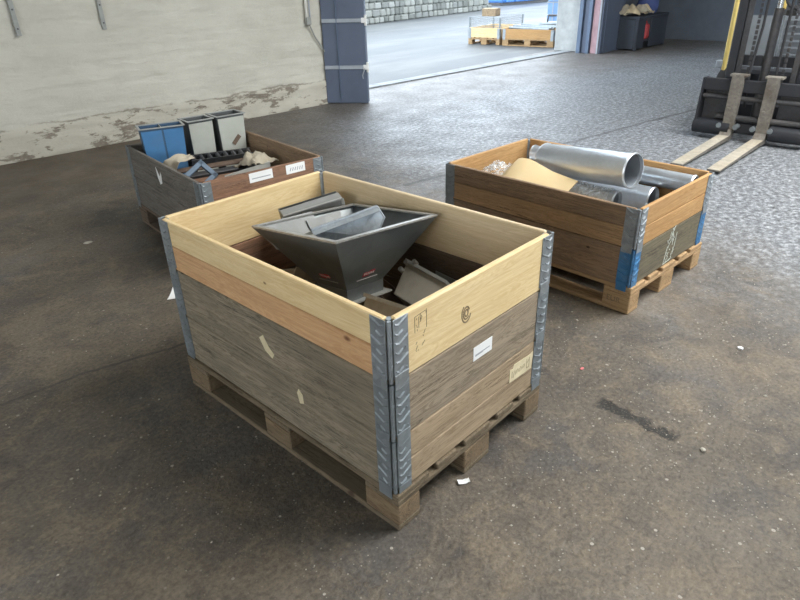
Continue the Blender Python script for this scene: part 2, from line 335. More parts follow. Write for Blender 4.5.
# ------------------------------------------------------------------ mesh helpers
class MB:
    def __init__(s): s.v = []; s.f = []
    def add(s, vs, fs, T=None):
        o = len(s.v)
        for p in vs:
            p = Vector(p); s.v.append(tuple(T @ p) if T else tuple(p))
        s.f += [tuple(i+o for i in f) for f in fs]; return s
    def box(s, c, d, T=None):
        x, y, z = c; a, b, e = d[0]/2, d[1]/2, d[2]/2
        vs = [(x+i*a, y+j*b, z+k*e) for i in (-1, 1) for j in (-1, 1) for k in (-1, 1)]
        return s.add(vs, [(0, 1, 3, 2), (4, 6, 7, 5), (0, 4, 5, 1), (2, 3, 7, 6), (0, 2, 6, 4), (1, 5, 7, 3)], T)
    def chbox(s, c, d, ch=0.003, T=None):
        x, y, z = c; h = [k/2 for k in d]; ch = min(ch, min(h)*0.6)
        vs = []; idx = {}
        for i in (-1, 1):
            for j in (-1, 1):
                for k in (-1, 1):
                    for ax in range(3):
                        p = [i*h[0], j*h[1], k*h[2]]
                        for q in range(3):
                            if q != ax: p[q] -= math.copysign(ch, p[q])
                        idx[(i, j, k, ax)] = len(vs); vs.append((x+p[0], y+p[1], z+p[2]))
        fs = []
        g = lambda sg, ax: idx[(sg[0], sg[1], sg[2], ax)]
        def orient(f):
            pts = [Vector(vs[q]) for q in f]; n = (pts[1]-pts[0]).cross(pts[2]-pts[0]); cc = sum(pts, Vector())/len(pts)-Vector((x, y, z))
            return f if n.dot(cc) > 0 else f[::-1]
        for ax in range(3):
            o1, o2 = [q for q in range(3) if q != ax]
            for sg in (-1, 1):
                f = []
                for a_, b_ in ((-1, -1), (1, -1), (1, 1), (-1, 1)):
                    t_ = [0, 0, 0]; t_[ax] = sg; t_[o1] = a_; t_[o2] = b_; f.append(g(t_, ax))
                fs.append(orient(tuple(f)))
            for a_ in (-1, 1):
                for b_ in (-1, 1):
                    t0 = [0, 0, 0]; t1 = [0, 0, 0]; t0[ax] = -1; t1[ax] = 1
                    for t_ in (t0, t1): t_[o1] = a_; t_[o2] = b_
                    fs.append(orient((g(t0, o1), g(t1, o1), g(t1, o2), g(t0, o2))))
        for i in (-1, 1):
            for j in (-1, 1):
                for k in (-1, 1): fs.append(orient(tuple(idx[(i, j, k, ax)] for ax in range(3))))
        return s.add(vs, fs, T)
    def slab(s, pts, t, T=None):
        P = [Vector(p) for p in pts]; n = (P[1]-P[0]).cross(P[2]-P[0]).normalized()*t; k = len(P)
        vs = P+[p-n for p in P]
        fs = [tuple(range(k)), tuple(range(2*k-1, k-1, -1))]+[(i, i+k, (i+1) % k+k, (i+1) % k) for i in range(k)]
        return s.add(vs, fs, T)
    def tube(s, path, r, n=10, cap=True, T=None):
        P = [Vector(p) for p in path]; rings = []
        ref = None
        for i, p in enumerate(P):
            d = (P[min(i+1, len(P)-1)]-P[max(i-1, 0)]).normalized()
            if ref is None: ref = Vector((0, 0, 1)) if abs(d.z) < 0.9 else Vector((1, 0, 0))
            a = d.cross(ref).normalized(); b = a.cross(d); ref = b
            rr = r[i] if hasattr(r, '__len__') else r
            rings.append([p+(a*math.cos(q*2*math.pi/n)+b*math.sin(q*2*math.pi/n))*rr for q in range(n)])
        vs = [q for rg in rings for q in rg]
        fs = [(i*n+q, i*n+(q+1) % n, (i+1)*n+(q+1) % n, (i+1)*n+q) for i in range(len(P)-1) for q in range(n)]
        if cap: fs += [tuple(range(n))[::-1], tuple((len(P)-1)*n+q for q in range(n))]
        return s.add(vs, fs, T)
    def pipe(s, p0, p1, r, t, n=32, bead=0.0):
        """open hollow pipe with wall thickness and a rolled bead at each end"""
        P0, P1 = Vector(p0), Vector(p1); d = (P1-P0).normalized(); L = (P1-P0).length
        ref = Vector((0, 0, 1)) if abs(d.z) < 0.9 else Vector((1, 0, 0)); a = d.cross(ref).normalized(); b = a.cross(d)
        prof = [(0, r), (0.008, r+bead), (0.016, r), (L-0.016, r), (L-0.008, r+bead), (L, r), (L, r-t), (0, r-t)]
        vs = [P0+d*x+(a*math.cos(q*2*math.pi/n)+b*math.sin(q*2*math.pi/n))*rr for x, rr in prof for q in range(n)]
        k = len(prof)
        fs = [(i*n+q, i*n+(q+1) % n, ((i+1) % k)*n+(q+1) % n, ((i+1) % k)*n+q) for i in range(k) for q in range(n)]
        return s.add(vs, fs)
    def grid(s, fn, nu, nv, t=0.0):
        """surface fn(u,v) over the unit square, with thickness t along its normal"""
        P = [[Vector(fn(i/nu, j/nv)) for j in range(nv+1)] for i in range(nu+1)]
        w = nv+1; vs = [p for row in P for p in row]
        fs = [(i*w+j, (i+1)*w+j, (i+1)*w+j+1, i*w+j+1) for i in range(nu) for j in range(nv)]
        if t:
            N = len(vs)
            for i in range(nu+1):
                for j in range(nv+1):
                    du = P[min(i+1, nu)][j]-P[max(i-1, 0)][j]; dv = P[i][min(j+1, nv)]-P[i][max(j-1, 0)]
                    vs.append(P[i][j]-du.cross(dv).normalized()*t)
            fs += [tuple(q+N for q in f[::-1]) for f in fs]
            edge = [(i*w, (i+1)*w) for i in range(nu)]+[((i+1)*w+nv, i*w+nv) for i in range(nu)]+[(j+1, j) for j in range(nv)]+[(nu*w+j, nu*w+j+1) for j in range(nv)]
            fs += [(b_, a_, a_+N, b_+N) for a_, b_ in edge]
        return s.add(vs, fs)
    def mesh(s, name, mat, smooth=False):
        me = bpy.data.meshes.new(name); me.from_pydata(s.v, [], s.f); me.update()
        me.materials.append(M[mat] if isinstance(mat, str) else mat)
        if smooth:
            me.shade_smooth(); me.set_sharp_from_angle(angle=R(35))
        return me
    def build(s, name, mat, parent=None, smooth=False, loc=None, rot=None):
        return obj(name, s.mesh(name, mat, smooth), parent, loc, rot)

def obj(name, me, parent=None, loc=None, rot=None):
    o = bpy.data.objects.new(name, me); COL.objects.link(o)
    if parent: o.parent = parent
    if loc is not None: o.location = loc
    if rot is not None: o.rotation_euler = rot
    return o
def tag(o, label=None, cat=None, group=None, kind=None):
    if label: o['label'] = label
    if cat: o['category'] = cat
    if group: o['group'] = group
    if kind: o['kind'] = kind
    return o
def thing(name, label, cat, loc=(0, 0, 0), rz=0.0, group=None):
    o = bpy.data.objects.new(name, None); COL.objects.link(o); o.empty_display_size = 0.1
    o.location = loc; o.rotation_euler = (0, 0, rz)
    return tag(o, label, cat, group)
def struct(o): o['kind'] = 'structure'; return o
def Tm(loc=(0, 0, 0), rot=(0, 0, 0)):
    from mathutils import Euler
    return Matrix.Translation(loc) @ Euler(rot).to_matrix().to_4x4()

# ------------------------------------------------------------------ the hall
WS = -0.0605
def wall_y(x): return 5.835+WS*(x-0.655)
struct(MB().grid(lambda u, v: (-7.5+u*22.2, -8.2+v*(6.2+8.2)+0.0, 0.0), 6, 6, 0.25).build('floor', 'floor'))

def wall_surface(u, v):
    x = -7.4+u*(4.72+7.4); z = v*1.6
    q = Vector((x*1.7, 0.3, z*4.2))
    d = noise.noise(q)*0.014+noise.noise(q*2.7)*0.008+noise.noise(Vector((x*0.6, 5, z*1.1)))*0.02
    course = abs(((z/0.2) % 1)-0.5); d -= 0.006*max(0, (course-0.42))/0.08
    foot = 0.022*max(0.0, min(1.0, (0.30+0.06*noise.noise(Vector((x*1.9, 1, 2)))-z)/0.04))
    if z < 0.3: d += noise.noise(Vector((x*6, 2, z*11)))*0.012
    return (x, wall_y(x)-foot-d*0.9, z)
wl = struct(MB().grid(wall_surface, 330, 64).build('wall_left', 'plaster', smooth=True))
def wall_piece(name, x0, x1, z0, z1, mat, t=0.35, off=0.03):
    m = MB(); y0, y1 = wall_y(x0)+off, wall_y(x1)+off
    m.add([(x0, y0, z0), (x1, y1, z0), (x1, y1+t, z0), (x0, y0+t, z0), (x0, y0, z1), (x1, y1, z1), (x1, y1+t, z1), (x0, y0+t, z1)],
          [(0, 1, 5, 4), (1, 2, 6, 5), (2, 3, 7, 6), (3, 0, 4, 7), (4, 5, 6, 7), (3, 2, 1, 0)])
    return m.build(name, mat, wl)
wall_piece('masonry_core', -7.4, 4.72, 0.0, 5.2, 'plaster', 0.4, 0.045)
struct(MB().box((8.0, 5.95, 4.95), (6.6, 0.4, 0.5)).build('trim_2', 'concrete'))              # beam over the gateway
struct(MB().box((13.1, 6.05, 2.6), (3.0, 0.3, 5.2)).build('wall_left_end', 'dark_wall'))
struct(MB().box((14.5, -1.0, 2.6), (0.25, 14.4, 5.2)).build('wall_back', 'dark_wall'))
wf = MB()
for z0, z1 in ((0.0, 1.0), (3.0, 5.2)): wf.box((-7.5, -1.0, (z0+z1)/2), (0.25, 14.2, z1-z0))
for y0, y1 in ((-8.1, -3.1), (1.9, 6.1)): wf.box((-7.5, (y0+y1)/2, 2.0), (0.25, y1-y0, 2.0))
struct(wf.build('wall_front', 'plain_wall'))
wr = MB()
for z0, z1 in ((0.0, 1.6), (3.6, 5.2)): wr.box((3.5, -8.1, (z0+z1)/2), (22.0, 0.2, z1-z0))
for x0, x1 in ((-7.5, -2.5), (6.5, 14.5)): wr.box(((x0+x1)/2, -8.1, 2.6), (x1-x0, 0.2, 2.0))
struct(wr.build('wall_right', 'plain_wall'))
cl = MB()                                                                                     # ceiling with two roof lights
def ceil_rect(x0, x1, y0, y1): cl.box(((x0+x1)/2, (y0+y1)/2, 5.3), (x1-x0, y1-y0, 0.2))
ceil_rect(-7.6, 14.6, 4.5, 6.2); ceil_rect(-7.6, -2.1, -8.2, 4.5)
ceil_rect(-2.1, 14.6, -0.5, 4.5); ceil_rect(-2.1, 1.8, -8.2, -0.5); ceil_rect(1.8, 7.4, -8.2, -3.1); ceil_rect(7.4, 14.6, -8.2, -0.5)
struct(cl.build('ceiling', 'ceiling'))

# threshold of the gateway, yard outside
m = MB()
SEG = 9
for i in range(SEG):
    a = (5.3+i*(5.85/SEG)); b = 5.3+(i+1)*(5.85/SEG)-0.02
    ya, yb = 6.08-0.045*(a-5.3), 6.08-0.045*(b-5.3)
    m.slab([(a, ya-0.1, 0.018), (b, yb-0.1, 0.018), (b, yb+0.1, 0.018), (a, ya+0.1, 0.018)], 0.03)
struct(m.build('trim_1', 'sill'))
struct(MB().grid(lambda u, v: (-10+u*70, 6.2+v*50, -0.004), 4, 4, 0.2).build('outside_ground', 'yard'))

# folded steel door leaf standing at the end of the plaster wall
dl = thing('door_2', None, None, (4.55, 5.575, 0), math.atan2(-0.45, 0.33)); struct(dl)
W = 0.55
m = MB().chbox((W/2, 0.06, 1.9), (W, 0.11, 3.78), 0.006); m.build('leaf', 'door_steel', dl)
MB().chbox((W*0.35, -0.004, 1.9), (0.01, 0.02, 3.7), 0.003).build('seam', 'steel_blue', dl)
for z in (0.455, 1.005, 1.6, 2.2):
    MB().chbox((W*0.5, -0.004, z), (W*0.99, 0.012, 0.045), 0.003).build('strap_band', 'band', dl)
    h = MB().tube([(W+0.012, 0.0, z-0.06), (W+0.012, 0.0, z+0.06)], 0.016, 10); h.chbox((W-0.01, -0.012, z), (0.06, 0.012, 0.06), 0.003)
    h.build('hinge_knuckle', 'paper', dl, True)
hk = MB().tube([(W-0.02, -0.03, 0.44), (W-0.035, -0.05, 0.40), (W-0.05, -0.045, 0.36), (W-0.045, -0.03, 0.32)], 0.008, 8)
hk.build('hook', 'band', dl, True)

# concrete pier and steel door profiles on the far side of the gateway
pr = struct(MB().chbox((0.2, 0.26, 2.2), (0.4, 0.52, 4.4), 0.02).build('trim_3', 'concrete', loc=(11.16, 5.58, 0), rot=(0, 0, 0.08)))
dp = thing('door_1', None, None, (11.11, 5.08, 0), 0.08); struct(dp)
for y, w, d, mt in ((0.44, 0.08, 0.10, 'steel_blue'), (0.345, 0.09, 0.05, 'door_steel'), (0.26, 0.07, 0.09, 'steel_blue'), (0.15, 0.13, 0.04, 'pink_rust'), (0.055, 0.035, 0.09, 'band'), (0.02, 0.03, 0.06, 'door_steel')):
    MB().chbox((0.1-d*0.5, y, 2.1), (0.1+d, w*0.96, 4.2), 0.004).build('door_profile', mt, dp)
MB().chbox((0.52, 0.02, 2.1), (0.82, 0.05, 4.2), 0.004, Matrix.Rotation(R(-2), 4, 'Z')).build('leaf', 'door_steel', dp)

# conduit, cable and old strips on the plaster wall
cx = thing('wall_conduit', 'thin pale conduit with junction box low on the white masonry wall', 'conduit', (4.33, wall_y(4.33)-0.035, 1.0))
MB().tube([(0, 0, 0.05), (-0.005, 0, 0.9)], 0.016, 8).build('pipe', 'plain_wall', cx, True)
MB().tube([(0.05, 0, 0.05), (0.045, 0, 0.9)], 0.01, 8).build('pipe', 'band', cx, True)
MB().chbox((0.02, 0, 0.02), (0.07, 0.04, 0.09), 0.006).build('junction_box', 'chute_edge', cx)
MB().tube([(0.03, 0, -0.02), (0.10, 0, -0.16), (0.20, -0.004, -0.30), (0.27, -0.008, -0.40)], 0.009, 8).build('cable', 'chute_edge', cx, True)
for x, zb, zt, lb in ((1.13, 1.10, 2.3, 'grey steel strip hanging on the masonry wall, the one further from the gateway'), (1.90, 1.10, 2.3, 'grey steel strip on the masonry wall, nearer the gateway')):
    s_ = thing('steel_strip', lb, 'strip', (x, wall_y(x)-0.03, zb), 0, 'old steel strips on the masonry wall')
    MB().chbox((0, 0, (zt-zb)/2), (0.042, 0.012, zt-zb), 0.002).build('strip', 'chute_edge', s_)
    for k in (0.06, 0.22, 0.5): MB().tube([(0, -0.004, k), (0, -0.012, k)], 0.008, 8).build('bolt', 'dark_steel', s_)

# ------------------------------------------------------------------ pallets and collars
LB, SB = 1.2, 0.8
_bm = {}
def board_mesh(L, t, h, mat, ch=0.0035):
    k = (round(L, 4), round(t, 4), round(h, 4), mat)
    if k not in _bm: _bm[k] = MB().chbox((0, 0, 0), (L, t, h), ch).mesh('board', mat)
    return _bm[k]
def pallet(name, label, loc, rz, wood_mat, block_mat, group='pallets under the collar boxes', scale=1.0, hide=None):
    p = thing(name, label, 'pallet', loc, rz, group)
    for x, w in ((0.05, 0.1), (0.4, 0.145), (0.75, 0.1)):
        obj('bottom_board', board_mesh(1.2, w, 0.022, wood_mat), p, (x, 0.6, 0.011), (0, 0, R(90)))
    for y in (0.0725, 0.6, 1.1275):
        for x, w in ((0.05, 0.1), (0.4, 0.145), (0.75, 0.1)):
            obj('block', board_mesh(0.145, w, 0.078, block_mat, 0.004), p, (x, y, 0.061), (0, 0, R(90)))
        obj('stringer_board', board_mesh(0.8, 0.145, 0.022, wood_mat), p, (0.4, y, 0.111))
    for x, w in ((0.0725, 0.145), (0.235, 0.1), (0.4, 0.145), (0.565, 0.1), (0.7275, 0.145)):
        obj('deck_board', board_mesh(1.2, w, 0.022, wood_mat), p, (x, 0.6, 0.133), (0, 0, R(90)))
    return p

def hinge_mesh(mat, detail=True, foot=False):
    """corner hinge: two embossed leaves wrapped round a collar corner at the origin (collar towards +x, +y), z 0..0.2"""
    m = MB(); H = 0.197
    for side in (0, 1):
        def pt(a, o, z): return (-o, a, z) if side == 0 else (a, -o, z)      # a along the face, o outwards
        def bx(a0, a1, o0, o1, z0, z1):
            c = pt((a0+a1)/2, (o0+o1)/2, (z0+z1)/2); d = (o1-o0, a1-a0, z1-z0) if side == 0 else (a1-a0, o1-o0, z1-z0)
            m.chbox(c, d, 0.0008)
        bx(0.012, 0.070, 0.0002, 0.0025, 0.012, H)
        bx(0.012, 0.066, 0.0028, 0.0052, -0.022, 0.026)                        # lower tongue that grips the collar below
        if detail:
            for k in range(6):
                z = 0.182-k*0.029; lng = k % 2 == 0
                a0, am, a1 = (0.018, 0.031, 0.066) if lng else (0.018, 0.028, 0.046)
                z0, zm, z1 = (z, z-0.005, z+0.012) if lng else (z, z-0.006, z+0.004)
                for (aa, za), (ab, zb) in (((a0, z0), (am, zm)), ((am, zm), (a1, z1))):
                    w = 0.0038
                    q = [pt(aa, 0.0025, za-w), pt(ab, 0.0025, zb-w), pt(ab, 0.0025, zb+w), pt(aa, 0.0025, za+w), pt(aa, 0.0058, za), pt(ab, 0.0058, zb)]
                    fs = [(0, 1, 5, 4), (2, 3, 4, 5), (0, 4, 3), (1, 2, 5)]
                    m.add(q, fs if side else [f[::-1] for f in fs])
            for a, z in ((0.060, 0.186), (0.058, 0.10), (0.060, 0.035)):
                m.tube([pt(a, 0.002, z), pt(a, 0.005, z)], 0.0035, 6)
    m.tube([(0.004, 0.004, 0.004), (0.004, 0.004, H)], 0.0062, 8)
    for z in (0.06, 0.13): m.tube([(0.004, 0.004, z), (0.004, 0.004, z+0.002)], 0.0075, 8)
    m.tube([(0.021, 0.021, 0.004), (0.021, 0.021, H-0.004)], 0.010, 8)         # inner wrap of the hinge seen from inside
    return m.mesh('hinge', mat)
_hm = {}
def collar(label, loc, rz, z0, sides, hinge_mats, group, H=0.2):
    """sides: front_long (x=0), front_short (y=0), back_long (x=.8), back_short (y=1.2) -> list of (height, material) from the top"""
    c = thing('pallet_collar', label, 'pallet collar', (loc[0], loc[1], z0), rz, group)
    t = 0.02
    for key, parts in sides.items():
        z = H-0.001
        for h, mt in parts:
            hh = h-0.002
            if 'long' in key:
                x = t/2 if key.startswith('front') else SB-t/2
                obj('board', board_mesh(LB-0.05, t, hh, mt), c, (x, LB/2, z-h/2+0.001), (0, 0, R(90)))
            else:
                y = t/2 if key.startswith('front') else LB-t/2
                obj('board', board_mesh(SB-0.05, t, hh, mt), c, (SB/2, y, z-h/2+0.001), (0, 0, 0))
            z -= h
    for i, (x, y, a) in enumerate(((0, 0, 0), (SB, 0, 90), (SB, LB, 180), (0, LB, 270))):
        mt = hinge_mats[i]
        if mt not in _hm: _hm[mt] = hinge_mesh(mt)
        obj('hinge', _hm[mt], c, (x, y, 0), (0, 0, R(a)))
    return c
def four(fl, fs, bl, bs): return {'front_long': fl, 'front_short': fs, 'back_long': bl, 'back_short': bs}

A_LOC = (0.0, 0.0)
PA = pallet('pallet', 'dirty brown pallet under the three-collar box with the steel hopper', (-0.001, -0.010, 0), 0.008, 'pallet_wood', 'block_wood')
ZP = 0.1445
A1 = collar('weathered tan lowest collar of the three-collar box, resting on its pallet', A_LOC, 0, ZP,
            four([(0.2, 'grey_wood')], [(0.1, 'tan_wood'), (0.1, 'tan_wood')], [(0.2, 'dark_wood')], [(0.2, 'dark_wood')]), ['galv_old']*4, 'collars of the box with the hopper')
A2 = collar('weathered grey middle collar of the three-collar box, below the pale pine one', A_LOC, 0, ZP+0.2,
            four([(0.2, 'grey_wood')], [(0.2, 'taupe_wood')], [(0.2, 'dark_wood')], [(0.2, 'red_wood')]), ['galv_old']*4, 'collars of the box with the hopper')
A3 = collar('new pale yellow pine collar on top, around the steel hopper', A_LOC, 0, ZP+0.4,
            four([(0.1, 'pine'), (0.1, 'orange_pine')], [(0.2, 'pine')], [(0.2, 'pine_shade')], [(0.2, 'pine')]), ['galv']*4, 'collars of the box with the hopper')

B_LOC, B_R = (1.7223, 0.0826), -0.05315
PB = pallet('pallet', 'light tan pallet under the two-collar box of galvanised pipes', (1.7285, 0.070, 0), B_R, 'pallet_fresh', 'pallet_fresh')
B1 = collar('lower dark collar with blue painted hinges, under the galvanised pipes', B_LOC, B_R, ZP,
            four([(0.2, 'umber_wood')], [(0.2, 'olive_wood')], [(0.2, 'umber_wood')], [(0.2, 'umber_wood')]), ['blue_steel', 'blue_steel', 'galv_old', 'galv_old'], 'collars of the box with the pipes')
B2 = collar('honey brown upper collar around the galvanised pipes', B_LOC, B_R, ZP+0.2,
            four([(0.1, 'umber_wood'), (0.1, 'amber_wood')], [(0.1, 'honey_wood'), (0.1, 'honey_wood')], [(0.2, 'honey_wood')], [(0.2, 'honey_wood')]), ['galv', 'galv', 'galv', 'galv_old'], 'collars of the box with the pipes')

C_LOC, C_R = (0.6512, 2.0770), -0.1276
PC = pallet('pallet', 'dark pallet under the box of blue and grey chutes', (0.6512, 2.0770, 0), C_R, 'dark_wood', 'dark_wood')
C1 = collar('slate grey lower collar of the box holding the blue and grey chutes', C_LOC, C_R, ZP,
            four([(0.2, 'slate_wood')], [(0.2, 'red_wood')], [(0.2, 'dark_wood')], [(0.2, 'slate_wood')]), ['galv_old']*4, 'collars of the box with the chutes')
C2 = collar('slate grey and reddish upper collar around the blue and grey chutes', C_LOC, C_R, ZP+0.2,
            four([(0.2, 'slate_wood')], [(0.2, 'red_wood')], [(0.2, 'umber_wood')], [(0.2, 'slate_wood')]), ['galv_old']*4, 'collars of the box with the chutes')

# labels, stamps and paint marks on the collars (thin sheets stuck to the boards)
def sticker(parent, name, mat, face, a, z, w, h, rot=0.0, t=0.0012, pts=None):
    """face 'L': on x=0 (a along y), 'S': on y=0 (a along x); z in collar coordinates"""
    m = MB()
    q = pts or [(-w/2, -h/2), (w/2, -h/2), (w/2, h/2), (-w/2, h/2)]
    c, s_ = math.cos(rot), math.sin(rot); q = [(x*c-y*s_, x*s_+y*c) for x, y in q]
    if face == 'S': P = [(a+x, -t-0.0004, z+y) for x, y in q]
    else: P = [(-t-0.0004, a-x, z+y) for x, y in q]
    m.slab(P, t); return m.build(name, mat, parent)
def strokes(parent, name, mat, face, a, z, segs, w=0.0022, t=0.0018, off=0.0):
    m = MB()
    for (x0, y0, x1, y1) in segs:
        d = Vector((x1-x0, y1-y0)); d = d.normalized() if d.length else Vector((1, 0)); n = Vector((-d.y, d.x))*w/2
        q = [(x0-n.x, y0-n.y), (x1-n.x, y1-n.y), (x1+n.x, y1+n.y), (x0+n.x, y0+n.y)]
        area = sum(q[i][0]*q[(i+1) % 4][1]-q[(i+1) % 4][0]*q[i][1] for i in range(4))
        if area < 0: q = q[::-1]
        if face == 'S': P = [(a+x, -t-off, z+y) for x, y in q]
        else: P = [(-t-off, a-x, z+y) for x, y in q]
        m.slab(P, t)
    return m.build(name, mat, parent)

lb = sticker(A2, 'paper_label', 'paper', 'S', 0.415, 0.464-0.3445, 0.098, 0.05)
strokes(A2, 'label_print', 'grey_ink', 'S', 0.415, 0.464-0.3445-0.006, [(-0.04, 0, 0.036, 0), (-0.04, -0.003, 0.0, -0.003)], 0.004)
sticker(A1, 'old_label', 'old_paper', 'S', 0.657, 0.262-0.1445+0.008, 0.15, 0.07, 0.0, 0.0012, [(-0.075, -0.03), (0.066, -0.036), (0.072, 0.034), (0.05, 0.03), (-0.05, 0.036), (-0.058, 0.022), (-0.074, 0.026)])
rs = random.Random(3)
seg = [(0.032, -0.02, 0.032, 0.02), (0.048, -0.02, 0.048, 0.02), (0.032, -0.02, 0.048, -0.02), (0.036, 0.0, 0.045, 0.012), (-0.06, -0.015, -0.06, 0.012), (-0.052, -0.018, -0.046, 0.01)]
for i in range(7):
    x = -0.04+i*0.009; seg.append((x, -0.012+rs.random()*0.004, x+0.005, 0.004+rs.random()*0.006))
strokes(A1, 'label_print', 'stamp_ink', 'S', 0.657, 0.262-0.1445+0.008, seg, 0.003)
# faint burnt stamp and big knot on the pine board
rs = random.Random(11); seg = []
for i in range(9):
    x = -0.022+rs.random()*0.044; y = 0.002+rs.random()*0.045; seg.append((x, y, x+rs.uniform(-0.004, 0.006), y+rs.uniform(0.005, 0.016)))
seg += [(-0.024, 0.0, -0.024, 0.05), (0.024, 0.0, 0.024, 0.052), (-0.024, 0.05, 0.02, 0.054), (-0.008, 0.01, -0.008, 0.045)]
for i in range(8):
    x = -0.024+rs.random()*0.036; y = -0.075+rs.random()*0.06; seg.append((x, y, x+rs.uniform(-0.002, 0.008), y+rs.uniform(0.004, 0.014)))
strokes(A3, 'burnt_stamp', 'stamp_ink', 'S', 0.122, 0.665-0.5445, seg, 0.0016, 0.0006)
seg = []
for k, (r_, s0, s1) in enumerate(((0.010, 0, 6.3), (0.018, 0.3, 5.6), (0.027, 2.2, 6.0))):
    n = 12
    for i in range(n):
        a0 = s0+(s1-s0)*i/n; a1 = s0+(s1-s0)*(i+1)/n
        seg.append((r_*0.8*math.cos(a0), r_*1.15*math.sin(a0), r_*0.8*math.cos(a1), r_*1.15*math.sin(a1)))
strokes(A3, 'wood_knot', 'stamp_ink', 'S', 0.325, 0.632-0.5445, seg, 0.005, 0.0005)
# torn paper on the long grey side
sticker(A2, 'torn_label', 'old_paper', 'L', 0.585, 0.425-0.3445, 0.08, 0.05, -0.4, 0.0012, [(-0.045, 0.01), (-0.005, -0.018), (0.035, -0.02), (0.04, 0.004), (0.008, 0.012), (-0.03, 0.036)])
sticker(A1, 'torn_label', 'old_paper', 'L', 0.426, 0.30-0.1445, 0.03, 0.05, 0.2, 0.0012, [(-0.012, -0.028), (0.01, -0.024), (0.015, 0.01), (0.0, 0.03), (-0.014, 0.012)])
# marks on the other two boxes
for a_, w_ in ((0.375, 0.15), (0.605, 0.13)):
    sticker(C2, 'paper_label', 'paper', 'S', a_, 0.165, w_, 0.055, 0.02)
    strokes(C2, 'label_print', 'grey_ink', 'S', a_, 0.158, [(-w_*0.4, 0, w_*0.4, 0.001)] if a_ < 0.5 else [(-w_*0.3+i*0.016, -0.006, -w_*0.3+i*0.016+0.008, 0.014) for i in range(6)], 0.006)
sticker(C2, 'torn_label', 'paper', 'L', 0.62, 0.105, 0.1, 0.1, 0, 0.0012, [(-0.005, -0.05), (0.03, -0.035), (0.04, 0.02), (0.03, 0.035), (0.01, 0.0), (-0.015, 0.03), (-0.035, 0.055), (-0.04, 0.05), (-0.03, -0.01)])
rs = random.Random(5); seg = []
for i in range(34):
    y = -0.09+rs.random()*0.18; wd = 0.045*(1-max(0, y)/0.14); x = -wd+rs.random()*wd*2
    seg.append((x, y, x+rs.uniform(-0.012, 0.018), y+rs.uniform(0.006, 0.022)))
seg += [(-0.05, -0.09, -0.035, -0.01), (-0.035, -0.01, 0.0, 0.03), (0.0, 0.03, 0.01, 0.09), (0.05, -0.02, 0.055, 0.06), (-0.05, -0.09, 0.03, -0.08)]
strokes(B1, 'paint_mark', 'chalk', 'S', 0.40, 0.10, seg, 0.005, 0.0008)
# branded letters on the corner block of the tan pallet
def text_mesh(body, size, depth=0.0008):
    cu = bpy.data.curves.new('letters', 'FONT'); cu.body = body; cu.size = size; cu.extrude = depth; cu.align_x = 'CENTER'; cu.align_y = 'CENTER'
    o = bpy.data.objects.new('letters', cu); COL.objects.link(o); bpy.context.view_layer.update()
    dg = bpy.context.evaluated_depsgraph_get(); me = bpy.data.meshes.new_from_object(o.evaluated_get(dg))
    bpy.data.objects.remove(o); bpy.data.curves.remove(cu); return me
me = text_mesh('EUR', 0.042); me.materials.clear(); me.materials.append(M['stamp_ink'])
obj('brand_mark', me, PB, (-0.0006, 0.085, 0.060), (R(90), 0, R(-90)))

# ------------------------------------------------------------------ contents of the middle box
def quad_frustum(m, wt, dt, wb, db, h, t, z0=0.0):
    """open-ended four-sided sheet shell: outer wt x dt on top, wb x db below"""
    def ring(w, d, z): return [(-w/2, -d/2, z), (w/2, -d/2, z), (w/2, d/2, z), (-w/2, d/2, z)]
    vs = ring(wb, db, z0)+ring(wt, dt, z0+h)+ring(wt-2*t, dt-2*t, z0+h)+ring(wb-2*t, db-2*t, z0)
    fs = []
    for k in range(4):
        for i in range(4): fs.append((k*4+i, k*4+(i+1) % 4, ((k+1) % 4)*4+(i+1) % 4, ((k+1) % 4)*4+i))
    return m.add(vs, fs)
hp = thing('steel_hopper', 'dark grey steel funnel hopper with small red print, in the pine-collared box', 'hopper', (0.481, 0.692, 0.705))
hp.rotation_euler = (-0.117, 0.101, 0.007)
wa, wb_, s_, dp_ = 0.256, 0.231, 0.364, 0.23
top = [(-wa, -wb_, 0), (wa, -wb_, 0), (wa, wb_, 0), (-wa, wb_, 0)]; bot = [(x*s_, y*s_, -dp_) for x, y, z in top]
for i in range(4):
    j = (i+1) % 4
    MB().slab([bot[i], bot[j], top[j], top[i]], 0.003).build('side_panel', 'hopper', hp)
    a, b = Vector(top[i]), Vector(top[j]); nrm = (b-a).cross(Vector((0, 0, 1))).normalized()
    e = MB(); e.slab([a-nrm*0.016+Vector((0, 0, .003)), a+nrm*0.004+Vector((0, 0, .003)), b+nrm*0.004+Vector((0, 0, .003)), b-nrm*0.016+Vector((0, 0, .003))][::-1], 0.006)
    e.build('rim_strip', 'hopper_rim', hp)
m = MB(); quad_frustum(m, 2*wa*s_+0.004, 2*wb_*s_+0.004, 2*wa*s_, 2*wb_*s_, 0.05, 0.003, -dp_-0.05); m.build('outlet', 'hopper', hp)
m = MB(); quad_frustum(m, 2*wa*s_+0.05, 2*wb_*s_+0.05, 2*wa*s_+0.05, 2*wb_*s_+0.05, 0.006, 0.027, -dp_-0.052); m.build('outlet_flange', 'sheet', hp)
